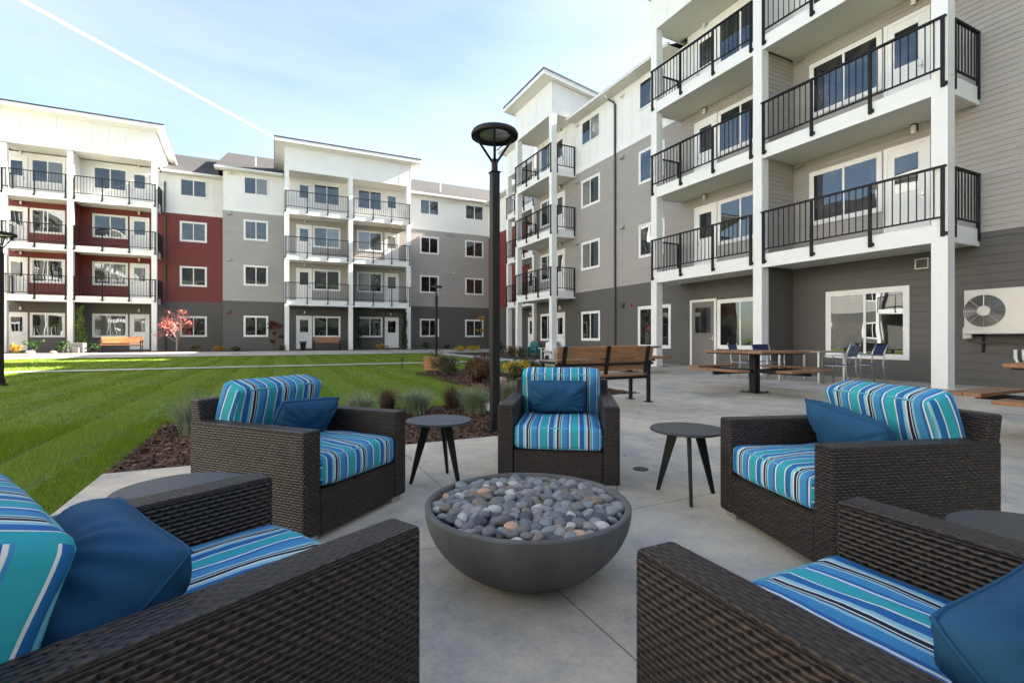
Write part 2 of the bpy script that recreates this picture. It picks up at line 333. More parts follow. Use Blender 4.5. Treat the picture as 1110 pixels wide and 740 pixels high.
tag(sheet('mulch_bed', [(-18, 16.0, 35.2, 39.8), (10.4, 13.8, 20.2, 31.0)], M['mulchbase'], -0.012), 'mulch bed along the foot of the far apartments', 'mulch bed', kind='structure')
pb = MB()                                      # patio as a slab with real edges
PL = [(-1.18, -14, 2.75, 4.72), (2.75, -14, 6.2, 7.2), (6.2, -14, 13.75, 13.4), (9.6, 13.4, 13.75, 20.0)]
for x0, y0, x1, y1 in PL:
    if y1 <= 14: pb.box(x0, x1, y0, y1, -0.12, 0.0)
    else: pb.box(x0, x1, y0, y1, -0.12, 0.012)
tag(pb.build('patio', M['conc']), 'grey concrete patio with saw cut joints', 'patio', kind='structure')
tag(sheet('path', [(-24, 16.0, 31.2, 35.2)], M['walk'], 0.0), 'wide pale concrete path along the far apartments', 'path', kind='structure')
tag(sheet('path', [(-24, 9.2, 19.5, 20.3)], M['walk'], 0.004), 'narrow concrete path crossing the lawn', 'path', kind='structure')
tag(sheet('path', [(9.2, 10.4, 20.0, 31.2)], M['walk'], 0.008), 'concrete path joining plaza and far path', 'path', kind='structure')

# grass blades
def blades(n, xr, yr, hgt, wid, reject):
    x = rng.uniform(*xr, n); y = rng.uniform(*yr, n); k = ~reject(x, y); x = x[k]; y = y[k]; n = len(x)
    t = np.clip((y - 29) / 8, 0, 1); z = 0.2 * t * t * (3 - 2 * t) - 0.032
    ph = np.mod(x / 0.52 + 0.06 * np.sin(y * 0.6) + 0.03 * np.sin(y * 2.1), 2.0); lean = np.where(ph < 1, 1.0, -1.0)
    rut = np.minimum(np.abs(np.mod(ph, 1.0)), 1 - np.mod(ph, 1.0)) < 0.07
    patch = 0.75 + 0.5 * (np.sin(x * 1.7 + 1.3 * np.sin(y * .9)) * np.sin(y * 1.3 + x * .5) * 0.5 + 0.5)
    h = hgt * rng.uniform(0.6, 1.25, n) * np.where(rut, 0.4, 1.0) * patch
    an = rng.uniform(0, 2 * np.pi, n); w = wid * rng.uniform(.7, 1.3, n)
    dx = np.cos(an) * w; dy = np.sin(an) * w
    lx = rng.normal(0, .45, n) * h; ly = (rng.normal(0, .35, n) + 0.34 * lean) * h
    V = np.empty((n, 3, 3)); V[:, 0] = np.c_[x - dx, y - dy, z]; V[:, 1] = np.c_[x + dx, y + dy, z]; V[:, 2] = np.c_[x + lx, y + ly, z + h]
    return V
def rej(x, y):
    r = (x > -1.2) & (y < 7.2)
    r |= (x > 3.68 + np.clip((y - 10) / 5, 0, 1) * 0.6) & (y < 15.3) & (y > 7)
    r |= (x > 2.75) & (y < 8.4 - (3.7 - x) * 0.3) & (x > 2.75) & (y < 7.4)
    r |= (y > 19.47) & (y < 20.33) & (x < 9.2)
    r |= (x > 6.2) & (y < 13.5); r |= (x > 9.6) & (y < 20.1); r |= (x > 9.15)
    return r
G = [blades(95000, (-4.6, -1.18), (1.6, 7.6), .042, .0028, rej), blades(110000, (-6.5, 4.4), (7.0, 13), .042, .004, rej),
     blades(40000, (-6, -1.18), (2.5, 8), .045, .003, rej),
     blades(90000, (-11, 7), (12.5, 20), .045, .007, rej), blades(80000, (-20, 9.2), (19.8, 31.15), .05, .012, rej)]
GV = np.concatenate(G).reshape(-1, 3); GF = np.arange(len(GV)).reshape(-1, 3)
M['blade'] = leafmat('grass_blades', [(0.10, 0.175, 0.007), (0.16, 0.26, 0.010), (0.22, 0.33, 0.014), (0.135, 0.22, 0.008), (0.30, 0.31, 0.06)], 0.5, 0.3)
tag(npmesh('grass', GV, GF, M['blade']), 'short striped green lawn grass in front of the apartments', 'grass', kind='stuff')

def chips(n, rects):
    a = np.array([(r[1] - r[0]) * (r[3] - r[2]) for r in rects]); c = rng.choice(len(rects), n, p=a / a.sum()); rr = np.array(rects)[c]
    x = rng.uniform(rr[:, 0], rr[:, 1]); y = rng.uniform(rr[:, 2], rr[:, 3])
    t = np.clip((y - 29) / 8, 0, 1); z = 0.2 * t * t * (3 - 2 * t) - 0.016 + rng.uniform(.002, .022, n)
    an = rng.uniform(0, 2 * np.pi, n); l = rng.uniform(.008, .034, n); w = rng.uniform(.004, .011, n); tl = rng.normal(0, .35, n); tw = rng.normal(0, .4, n)
    ex = np.c_[np.cos(an), np.sin(an), tl] * l[:, None]; ey = np.c_[-np.sin(an), np.cos(an), tw] * w[:, None]; P = np.c_[x, y, z]
    V = np.stack([P - ex - ey, P + ex - ey, P + ex * .8 + ey, P - ex * .9 + ey], 1).reshape(-1, 3)
    return V
CV = chips(46000, [(-1.18, 2.75, 4.73, 7.25), (3.7, 6.2, 7.2, 14.2), (2.75, 3.72, 7.2, 8.4)])
tag(npmesh('bark_mulch', CV, np.arange(len(CV)).reshape(-1, 4), M['chip']), 'loose brown bark chips spread over the planting bed', 'mulch', kind='stuff')

# ------------------------------------------------------------------ buildings
F2F = 3.05; LV = [3.01 + F2F * k for k in range(3)]        # underside of balcony fascias, levels 2-4
WIN = [(0.90, 2.32), (4.34, 5.72), (7.39, 8.77), (10.46, 11.66)]

class Facade:
    def __init__(s, kind, W, zb, root): s.k = kind; s.W = W; s.zb = zb; s.root = root
    def T(s, u, w, z):
        z += s.zb
        return (s.W - w, u, z) if s.k == 'R' else (u, s.W - w, z) if s.k == 'L' else (u, s.W + w, z) if s.k == 'S' else (s.W + w, u, z)
    def mb(s): return MB(s.T)
    def part(s, b, name, m, parent=None, **kw): return b.build(name, m, parent or s.root, **kw)
    def box(s, name, m, u0, u1, w0, w1, z0, z1, parent=None, **kw): return s.part(s.mb().box(u0, u1, w0, w1, z0, z1), name, m, parent, **kw)
    def lap(s, m, u0, u1, z0, z1, course, w=0.0, side=None, name='wall'):
        b = s.mb(); z = z0
        while z < z1 - 1e-4:
            t = min(z + course, z1); o = 0.022 if course > .15 else 0.018
            def P(h, n, zz): return (h, w + n, zz) if side is None else (side[0] + side[1] * n, h, zz)
            b.quad(P(u0, o, z), P(u1, o, z), P(u1, .003, t), P(u0, .003, t)); b.quad(P(u0, .003, z), P(u1, .003, z), P(u1, o, z), P(u0, o, z)); z = t
        return s.part(b, name, m, recalc=False)
    def batten(s, u0, u1, z0, z1, w=0.0, step=0.8, name='wall', m=None):
        b = s.mb().box(u0, u1, w - .02, w + 0.008, z0, z1); n = max(1, round((u1 - u0) / step))
        for k in range(n + 1):
            u = u0 + (u1 - u0) * k / n; u = min(max(u, u0 + .026), u1 - .026); b.box(u - .022, u + .022, w + .008, w + .02, z0 + .002, z1 - .002)
        return s.part(b, name, m or M['white'])
    def window(s, u0, u1, z0, z1, w=0.0, trim=.09, blind=0, panes=2, m=None):
        b = s.mb(); p = w + .03; t = trim
        b.box(u0, u1, w, p, z1 - t, z1); b.box(u0, u1, w, p, z0, z0 + t); b.box(u0, u0 + t, w, p - .002, z0 + t, z1 - t); b.box(u1 - t, u1, w, p - .002, z0 + t, z1 - t)
        win = s.part(b, 'window', m or M['trim'])
        a0, a1, c0, c1 = u0 + t, u1 - t, z0 + t, z1 - t; f = .035; b = s.mb(); q = p - .008
        b.box(a0, a1, w, q, c0, c0 + f); b.box(a0, a1, w, q, c1 - f, c1); b.box(a0, a0 + f, w, q - .002, c0 + f, c1 - f); b.box(a1 - f, a1, w, q - .002, c0 + f, c1 - f)
        wd = (a1 - a0) / panes
        for k in range(1, panes): b.box(a0 + wd * k - .028, a0 + wd * k + .028, w, q + .003, c0 + f, c1 - f)
        s.part(b, 'sash', M['trim'], win)
        for k in range(panes):
            g = M['glassb'] if (blind >> k) & 1 else M['glass']
            s.box('pane', g, a0 + wd * k + .02, a0 + wd * (k + 1) - .02, w + .002, w + .014, c0 + .02, c1 - .02, win)
        return win
    def door(s, u0, u1, z0, z1, w=0.0, m=None, lite=True, hinge=1, blind=0):
        b = s.mb(); p = w + .032; t = .085
        b.box(u0, u1, w, p, z1 - t, z1); b.box(u0, u0 + t, w, p - .002, z0, z1 - t); b.box(u1 - t, u1, w, p - .002, z0, z1 - t)
        d = s.part(b, 'door', M['trim'])
        s.box('door_leaf', m or M['trim'], u0 + t, u1 - t, w, w + .016, z0 + .01, z1 - t, d)
        a0, a1 = u0 + t + .15, u1 - t - .15; zt = z1 - t - .2; z_ = z0 + (z1 - z0) * .5
        if lite:
            b = s.mb(); b.box(a0 - .03, a1 + .03, w + .016, w + .024, zt, zt + .03).box(a0 - .03, a1 + .03, w + .016, w + .024, z_ - .03, z_).box(a0 - .03, a0, w + .016, w + .023, z_, zt).box(a1, a1 + .03, w + .016, w + .023, z_, zt)
            s.part(b, 'lite_frame', m or M['trim'], d)
            s.box('pane', M['glassb'] if blind else M['glass'], a0, a1, w + .016, w + .02, z_, zt, d)
        hu = (u0 + t + .07) if hinge > 0 else (u1 - t - .07)
        s.part(s.mb().box(hu - .02, hu + .02, w + .016, w + .022, z0 + .92, z0 + 1.1).box(hu - .015, hu + .1 * hinge, w + .05, w + .065, z0 + .98, z0 + 1.0).box(hu - .012, hu + .012, w + .022, w + .05, z0 + .978, z0 + 1.002), 'handle', M['metal'], d)
        return d
    def railing(s, par, u0, u1, zf, wf, nposts, side0, side1):
        b = s.mb(); w0, w1 = wf + .003, wf + .063; zb, zt = zf + .1, zf + 1.55
        us = [u0 + .06 + (u1 - u0 - .12) * k / (nposts - 1) for k in range(nposts)]
        for u in us:
            b.box(u - .03, u + .03, w0, w1, zb, zt - .04); b.box(u - .075, u - .03, w0, w0 + .055, zb + .02, zb + .09)
        b.box(u0, u1, w0 - .008, w1 + .008, zt - .04, zt); lo = zf + .48
        for a, c in zip(us[:-1], us[1:]):
            b.box(a + .03, c - .03, w0 + .012, w1 - .012, lo, lo + .035); n = max(2, round((c - a) / .155))
            for k in range(1, n):
                u = a + (c - a) * k / n; b.box(u - .009, u + .009, w0 + .02, w0 + .038, lo + .035, zt - .04)
        for on, u, sg in ((side0, u0, -1), (side1, u1, 1)):
            if not on: continue
            a = u - .03 if sg < 0 else u + .003; c = a + .027 + .03
            for w in (.06, wf - .33): b.box(a, c, w, w + .06, zb, zt - .04)
            b.box(a - .006, c + .006, .06, wf - .27, zt - .04, zt); b.box(a + .012, c - .012, .12, wf - .33, lo, lo + .035)
            n = 7
            for k in range(1, n):
                w = .12 + (wf - .45) * k / n; b.box(a + .018, c - .018, w - .009, w + .009, lo + .035, zt - .04)
        return s.part(b, 'railing', M['rail'], par)
    def balcony(s, u0, u1, zf, wf, nposts, side0=False, side1=False):
        b = s.mb(); b.box(u0, u1, wf - .04, wf, zf, zf + .37)
        if side0: b.box(u0, u0 + .04, .016, wf - .04, zf, zf + .37)
        if side1: b.box(u1 - .04, u1, .016, wf - .04, zf, zf + .37)
        bal = s.part(b, 'balcony', M['trim'])
        a = u0 + (.04 if side0 else 0); c = u1 - (.04 if side1 else 0)
        s.part(s.mb().box(a, c, .016, wf - .04, zf + .03, zf + .2), 'balcony_soffit', M['soffit'], bal)
        s.part(s.mb().box(a, c, .016, wf - .04, zf + .2, zf + .35), 'balcony_deck', M['deck'], bal)
        s.railing(bal, u0, u1, zf, wf, nposts, side0, side1); return bal
    def column(s, u, wf, z0, z1, hw=.14):
        b = s.mb(); b.box(u - hw, u + hw, wf - .27, wf + .012, z0, z1)
        for zf in LV: b.box(u - hw - .008, u + hw + .008, wf - .278, wf + .02, zf + .34, zf + .358)
        return s.part(b, 'column', M['trim'])
    def lamp(s, u, z, w=.014):
        o = s.part(s.mb().box(u - .055, u + .055, w, w + .03, z - .02, z + .14).box(u - .055, u + .055, w + .03, w + .13, z + .11, z + .14), 'wall_lamp', M['blackm'])
        s.part(s.mb().box(u - .045, u + .045, w + .032, w + .12, z - .09, z + .108), 'lamp_shade', M['lampw'], o, bevel=.01)
    def hood(s, u, z, m=None, w=.012):
        b = s.mb(); b.box(u - .13, u + .13, w, w + .02, z - .12, z + .14)
        i = [b.pt(p) for p in ((u - .1, w + .02, z + .12), (u + .1, w + .02, z + .12), (u + .1, w + .02, z - .08), (u - .1, w + .02, z - .08), (u + .1, w + .15, z - .08), (u - .1, w + .15, z - .08))]
        for q in ((0, 1, 4, 5), (3, 5, 4, 2), (0, 5, 3), (1, 2, 4)): b.f.append([i[k] for k in q])
        s.part(b, 'vent_hood', m or M['tan'])
    def spout(s, u, z1, w=.02, m=None, kick=True):
        s.part(s.mb().box(u - .045, u + .045, w, w + .075, .05, z1), 'downspout', m or M['spout'])
        if kick:
            b = MB(); P = [s.T(u, w + .04, z1 - .02), s.T(u + .02, w + .1, z1 + .12), s.T(u + .18, w + .3, z1 + .28), s.T(u + .22, w + .48, z1 + .5)]
            b.tube(P[:3], .045, 8); s.part(b, 'downspout_elbow', m or M['spout'], smooth=True)
            b = MB(); b.tube([P[2], (Vector(P[2]) + Vector(P[3])) / 2, P[3]], .047, 8); s.part(b, 'downspout_elbow', M['gutter'], smooth=True)
    def eave(s, u0, u1, wo=.5, zt=12.0):
        s.box('gutter', M['gutter'], u0, u1, wo - .02, wo + .1, zt - .13, zt)
        s.box('soffit', M['soffit'], u0, u1, .02, wo - .022, zt - .15, zt - .11)
    def roof(s, u0, u1, wo=.52, depth=18.6, zt=11.98, pitch=.42, bays=()):
        cuts = [u0] + [c for b_ in bays for c in b_] + [u1]     # the eave stops where a balcony bay rises through it
        e = s.mb()
        for k in range(0, len(cuts), 2):
            a, c = cuts[k], cuts[k + 1]
            if c - a > .05:
                i = [e.pt((u, w, z)) for w, z in ((wo, zt), (wo, zt - .09), (-.3, zt + .82 * pitch), (-.3, zt + .82 * pitch - .09)) for u in (a, c)]
                for q in ((0, 1, 3, 2), (0, 4, 5, 1), (2, 3, 7, 6), (0, 2, 6, 4), (1, 5, 7, 3)): e.f.append([i[j] for j in q])
        er = s.part(e, 'eave_shingles', M['shingle'])
        zt += (wo + .3) * pitch; depth -= .6; wo = -.3
        b = s.mb(); h = (depth + 2 * .52) / 2; A = (wo, zt); B = (wo - h, zt + pitch * h); C_ = (wo - 2 * h, zt)
        for u in (0,):
            p = [(u0, *A), (u1, *A), (u1, *B), (u0, *B)]; b.quad(*p); b.quad((u0, *B), (u1, *B), (u1, *C_), (u0, *C_))
            b.quad((u0, A[0], A[1] - .09), (u1, A[0], A[1] - .09), (u1, B[0], B[1] - .09), (u0, B[0], B[1] - .09)); b.quad((u0, A[0], A[1] - .09), (u1, A[0], A[1] - .09), (u1, *A), (u0, *A))
            b.quad((u0, B[0], B[1] - .09), (u1, B[0], B[1] - .09), (u1, C_[0], C_[1] - .09), (u0, C_[0], C_[1] - .09))
        r = s.part(b, 'roof', M['shingle'], recalc=False)
        for u in (u0 + .02, u1 - .02):             # gable ends under the roof
            g = s.mb(); g.f.append([g.pt((u, A[0] - .5, A[1] - .1)), g.pt((u, B[0], B[1] - .12)), g.pt((u, C_[0] + .5, C_[1] - .1))]); s.part(g, 'gable', M['white'], recalc=False)
        return r
    def bayroof(s, u0, u1, wf, o0=.5, o1=.5, of=.6, zs=12.1, zp=13.72, slope=.17, back=4.0):
        """tall white parapet panel over a balcony bay with a shed roof that is high at the front"""
        s.batten(u0, u1, zs, zp, wf - .01, .82, 'parapet')
        def zz(w): return zp + (w - wf) * slope
        for u in (u0 + .012, u1 - .012):           # side panels
            b = s.mb(); i = [b.pt(p) for p in ((u, wf - .035, zs), (u, wf - .035, zz(wf) - .02), (u, -back, zz(-back) - .02), (u, -back, zs - .2))]; b.f.append(i); s.part(b, 'parapet_side', M['white'], recalc=False)
        s.box('soffit', M['soffit'], u0 + .02, u1 - .02, .02, wf - .036, zs + .004, zs + .06)
        b = s.mb(); a, c = u0 - o0, u1 + o1
        def slab(lo, hi, e):
            i = [b.pt((u, w, zz(w) + h)) for h in (lo, hi) for w in (wf + of + e, -back) for u in (a - e, c + e)]
            for q in ((0, 1, 3, 2), (4, 6, 7, 5), (0, 4, 5, 1), (2, 3, 7, 6), (0, 2, 6, 4), (1, 5, 7, 3)): b.f.append([i[k] for k in q])
        slab(0, .2, 0); r = s.part(b, 'bay_roof', M['trim'])
        b = s.mb(); slab(.203, .275, .03); s.part(b, 'roof_covering', M['edge'], r)

DZ = .37
def bay_fill(F, u0, u1, door, win, z_list, hinge, lampu, blinds=(0, 0, 0, 0)):
    for k, zf in enumerate([-.37 + .05] + LV):
        zd = zf + DZ
        if k in z_list:
            if door: F.door(door[0], door[1], zd + .02, zd + 2.34, .012, hinge=hinge, blind=blinds[k] & 1)
            if win: F.window(win[0], win[1], zd + .82, zd + 2.33, .012, blind=blinds[k])
        if lampu is not None and (k or 0 in z_list): F.lamp(lampu, zd + 2.58)

# right building -----------------------------------------------------
RB = thing('apartment_building', 'four storey apartment wing with balconies beside the concrete patio on the right', 'building', (13.7, 5, 0))
RB.location = (0, 0, 0)
F = Facade('R', 13.7, 0, RB)
F.box('building_core', M['dark'], -14, 24.8, -18.5, -.01, -.3, 11.9)
F.lap(M['dark'], -14, 24.8, -.05, 3.3, .19); F.lap(M['tan'], -14, 24.8, 3.3, 9.25, .125)
F.box('band_board', M['trim'], -14, 24.8, 0, .026, 9.25, 9.5)
F.batten(13.3, 20.8, 9.5, 11.87, .0, .62); F.batten(-14, 5.2, 9.5, 11.87, .0, .62); F.batten(5.2, 13.3, 9.5, 12.1, 0, .8); F.batten(20.8, 24.8, 9.5, 12.1, 0, .8)
B1, B2, B3 = 5.15, 9.35, 13.54
for u in (B1, B2, B3): F.column(u, 1.4, 0, 12.1)
for zf in LV:
    F.balcony(B1 - .125, B2 - .142, zf, 1.4, 4, True, False); F.balcony(B2 + .142, B3 + .115, zf, 1.4, 4, False, True)
F.lap(M['dark'], .02, 1.12, -.05, 3.0, .19, side=(9.24, -1)); F.lap(M['tan'], .02, 1.12, 3.4, 9.1, .125, side=(9.24, -1)); F.box('wall', M['white'], 9.232, 9.47, .022, 1.12, 9.5, 12.1)
F.lap(M['dark'], .02, 1.12, -.05, 3.0, .19, side=(9.46, 1)); F.lap(M['tan'], .02, 1.12, 3.4, 9.1, .125, side=(9.46, 1)); F.box('building_core', M['dark'], 9.25, 9.45, .015, 1.115, 0, 9.5)
F.bayroof(B1 - .15, B3 + .15, 1.4)
bay_fill(F, B1, B2, (5.9, 6.86), (6.9, 8.74), (1, 2, 3), 1, 6.2, (0, 0, 0, 0))
bay_fill(F, B2, B3, (11.96, 12.96), (10.12, 11.92), (1, 2, 3), -1, 12.45, (0, 0, 0, 0))
F.window(6.31, 8.28, .5, 2.3, .014, .1); F.door(11.99, 13.16, .02, 2.4, .014, M['taupe'], hinge=1); F.window(10.1, 11.95, .66, 2.34, .014, .1)
F.window(14.12, 16.0, .62, 2.34, .014, .1)
for z in (2.78,):
    v = F.part(F.mb().box(5.93, 6.2, .014, .05, 2.66, 2.68).box(5.93, 6.2, .014, .05, 2.88, 2.9).box(5.93, 5.95, .014, .05, 2.68, 2.88).box(6.18, 6.2, .014, .05, 2.68, 2.88), 'wall_vent', M['trim'])
    F.box('vent_screen', M['grille'], 5.95, 6.18, .014, .03, 2.68, 2.88, v)
for k in (1, 2, 3): F.hood(9.0, WIN[k][1] + .3, M['tan'] if k < 3 else M['white'])
for k in range(1, 4): F.window(14.45, 15.95, *WIN[k], .014, .075 if k < 3 else .045, blind=0)
for k in range(4): F.window(18.66, 20.18, *WIN[k], .014, .085 if k < 3 else .045, blind=(0, 2, 2, 1)[k])
for k in range(4):
    F.hood(17.0, WIN[k][1] + (.14 if k < 3 else -.05), M['spout'] if k == 0 else M['tan'] if k < 3 else M['white'])
    if k: F.hood(20.5, WIN[k][1] + (.05 if k < 3 else 0), M['tan'] if k < 3 else M['white'])
F.part(F.mb().box(16.4, 16.52, .014, .06, 2.36, 2.48), 'alarm_strobe', M['firered'], bevel=.01)
F.spout(17.5, 11.4); F.eave(13.7, 20.75); F.eave(-14, 4.85); F.roof(-14.4, 24.8, bays=((B1 - .3, B3 + .3), (20.55, 24.79)))
C1, C2 = 20.85, 24.62
for u in (C1, C2): F.column(u, 1.4, 0, 12.1, .14)
for zf in LV: F.balcony(C1 - .12, C2 + .12, zf, 1.4, 4, True, True)
bay_fill(F, C1, C2, (21.7, 22.66), (22.7, 24.3), (0, 1, 2, 3), 1, 22.1)
F.bayroof(C1 - .14, C2 + .14, 1.4, .25, .3)
# further, set-back part with the red walls
F2 = Facade('R', 16.0, 0.08, RB)
F2.box('building_core', M['dark'], 24.81, 37.2, -17, -.01, -.3, 11.8)
F2.lap(M['dark'], 24.82, 37.25, -.05, 3.3, .19); F2.lap(M['red'], 24.82, 37.25, 3.3, 9.25, .125); F2.box('band_board', M['trim'], 24.82, 37.25, 0, .026, 9.25, 9.5); F2.batten(24.82, 37.25, 9.5, 11.87, 0, .62)
for u in (26.9, 30.65): F2.column(u, 1.4, 0, 12.1)
for zf in LV: F2.balcony(26.78, 30.77, zf, 1.4, 4, True, True)
bay_fill(F2, 26.8, 30.8, (29.2, 30.16), (27.4, 29.1), (0, 1, 2, 3), 1, 29.7)
F2.bayroof(26.76, 30.79, 1.4, .0, .3); F2.eave(31.0, 37.0); F2.eave(24.9, 26.7); F2.roof(24.85, 37.2, depth=17, bays=((26.7, 31.0),))

# far building -------------------------------------------------------
LB = thing('apartment_building', 'four storey apartment block with red and grey sections across the lawn', 'building')
A = Facade('L', 39.6, .2, LB); B = Facade('L', 37.2, .2, LB)
A.box('building_core', M['dark'], -21, -3.04, -18, -.01, -.5, 11.9); B.box('building_core', M['dark'], -3.05, 34, -18, -.01, -.5, 11.9)
A.lap(M['dark'], -21, -3.05, -.05, 3.3, .19); A.lap(M['red'], -21, -3.05, 3.3, 9.25, .125); A.box('band_board', M['trim'], -21, -3.05, 0, .026, 9.25, 9.5); A.batten(-21, -6.9, 9.5, 12.1, 0, .8); A.batten(-6.9, -3.06, 9.5, 11.87, 0, .75)
B.lap(M['dark'], -3.05, 16.0, -.05, 3.3, .19); B.lap(M['tan'], -3.05, 16.0, 3.3, 9.25, .125); B.box('band_board', M['trim'], -3.05, 16.0, 0, .026, 9.25, 9.5)
B.batten(-3.05, .6, 9.5, 11.87, 0, .75); B.batten(.6, 9.1, 9.5, 12.1, 0, .8); B.batten(9.1, 16.0, 9.5, 11.87, 0, .75)
B.box('wall', M['tan'], -3.06, -3.04, -2.4, -.0, 3.3, 9.25)
for u in (-14.05, -11.08, -6.93): A.column(u, 1.5, 0, 12.1)
for zf in LV:
    A.balcony(-14.17, -11.222, zf, 1.5, 3, True, False); A.balcony(-10.938, -6.81, zf, 1.5, 4, False, True)
A.box('wall', M['red'], -11.18, -10.98, .016, 1.22, 3.4, 9.2); A.box('wall', M['white'], -11.18, -10.98, .022, 1.22, 9.5, 12.1); A.box('wall', M['dark'], -11.18, -10.98, .016, 1.22, 0, 3.0)
A.bayroof(-14.2, -6.79, 1.5, 6, .45, .6, 12.15, 14.0)
bay_fill(A, 0, 0, (-14.5, -13.5), (-13.4, -11.75), (0, 1, 2, 3), -1, -13.8, (0, 0, 0, 2)); bay_fill(A, 0, 0, (-8.5, -7.45), (-10.42, -8.6), (0, 1, 2, 3), 1, -8.0, (1, 2, 0, 0))
for k in range(4): A.window(-5.77, -4.2, *WIN[k], .014, .09 if k < 3 else .045)
for u in (.74, 4.82, 8.92): B.column(u, 1.55, 0, 12.1)
for zf in LV:
    B.balcony(.62, 4.678, zf, 1.55, 4, True, False); B.balcony(4.962, 9.04, zf, 1.55, 4, False, True)
B.box('wall', M['tan'], 4.72, 4.92, .016, 1.27, 3.4, 9.2); B.box('wall', M['white'], 4.72, 4.92, .022, 1.27, 9.5, 12.1); B.box('wall', M['dark'], 4.72, 4.92, .016, 1.27, 0, 3.0)
B.bayroof(.6, 9.06, 1.55, .6, .6, .6, 12.0, 13.55)
bay_fill(B, 0, 0, (1.36, 2.38), (2.44, 4.3), (0, 1, 2, 3), -1, 1.9, (0, 0, 2, 0)); bay_fill(B, 0, 0, (7.46, 8.52), (5.45, 7.3), (0, 1, 2, 3), 1, 7.9, (0, 1, 1, 0))
for k in range(4):
    B.window(-1.86, -.38, *WIN[k], .014, .09 if k < 3 else .045, blind=(0, 0, 0, 2)[k]); B.window(10.16, 11.7, *WIN[k], .014, .09 if k < 3 else .045)
    B.window(13.9, 15.5, *WIN[k], .014, .09 if k < 3 else .045)
    for u in ((-2.7,) if k == 0 else (-2.7, 12.4, 12.9)): B.hood(u, WIN[k][1] + (.3 if k < 3 else .05), M['dark'] if k == 0 else M['tan'] if k < 3 else M['white'])
A.spout(-6.6, 11.3, kick=False); A.spout(-3.2, 11.3, kick=False)
B.part(B.mb().box(-2.45, -2.33, .014, .06, 2.36, 2.5), 'alarm_strobe', M['firered'], bevel=.01)
A.eave(-6.75, -3.0); B.eave(-3.5, .55); B.eave(9.1, 15.9); A.roof(-21, -3.0, bays=((-20.9, -6.6),)); B.roof(-3.5, 34, bays=((.45, 9.2),))
for F_, u, w in ((B, -1.2, -2.2), (B, 9.9, -2.2), (B, 12.4, -1.8)):
    F_.part(F_.mb().box(u - .05, u + .05, w - .05, w + .05, 12.2, 13.75), 'roof_vent', M['gutter'])

# the wing that closes the courtyard on the sunny side, left of the picture
WB = thing('apartment_building', 'sunlit apartment wing closing the courtyard on the left outside the picture', 'building')
Wf = Facade('W', -19.5, .0, WB)
Wf.box('building_core', M['dark'], -30, 36, -16, -.01, -.3, 11.9)
Wf.lap(M['dark'], -30, 36, -.05, 3.3, .19); Wf.lap(M['tan'], -30, 36, 3.3, 9.25, .25); Wf.box('band_board', M['trim'], -30, 36, 0, .026, 9.25, 9.5); Wf.batten(-30, 36, 9.5, 11.87, 0, .8)
for i in range(15):
    for k in range(4): Wf.window(-28 + 4.3 * i, -26.4 + 4.3 * i, *WIN[k], .014, .09)
for u0 in (-20, -2.5, 15):
    for u in (u0, u0 + 4.1, u0 + 8.2): Wf.column(u, 1.5, 0, 12.1)
    for zf in LV: Wf.balcony(u0, u0 + 8.2, zf, 1.5, 7, True, True)
    Wf.bayroof(u0 - .14, u0 + 8.34, 1.5)
Wf.eave(-30, 36); Wf.roof(-30.3, 36.3, depth=16)

NB = thing('apartment_building', 'unseen apartment wing added behind the camera for darker window reflections', 'building')  # unseen wing, added so the far windows mirror something darker
Nf = Facade('S', -32.0, 0, NB)
Nf.box('building_core', M['dark'], -24, 34, -16, -.01, -.3, 11.9)
Nf.lap(M['dark'], -24, 34, -.05, 3.3, .19); Nf.lap(M['tan'], -24, 34, 3.3, 9.25, .25); Nf.box('band_board', M['trim'], -24, 34, 0, .026, 9.25, 9.5); Nf.batten(-24, 34, 9.5, 11.87, 0, .8)
for i in range(13):
    for k in range(4): Nf.window(-22 + 4.3 * i, -20.4 + 4.3 * i, *WIN[k], .014, .09)
Nf.eave(-24, 34); Nf.roof(-24.3, 34.3, depth=16)

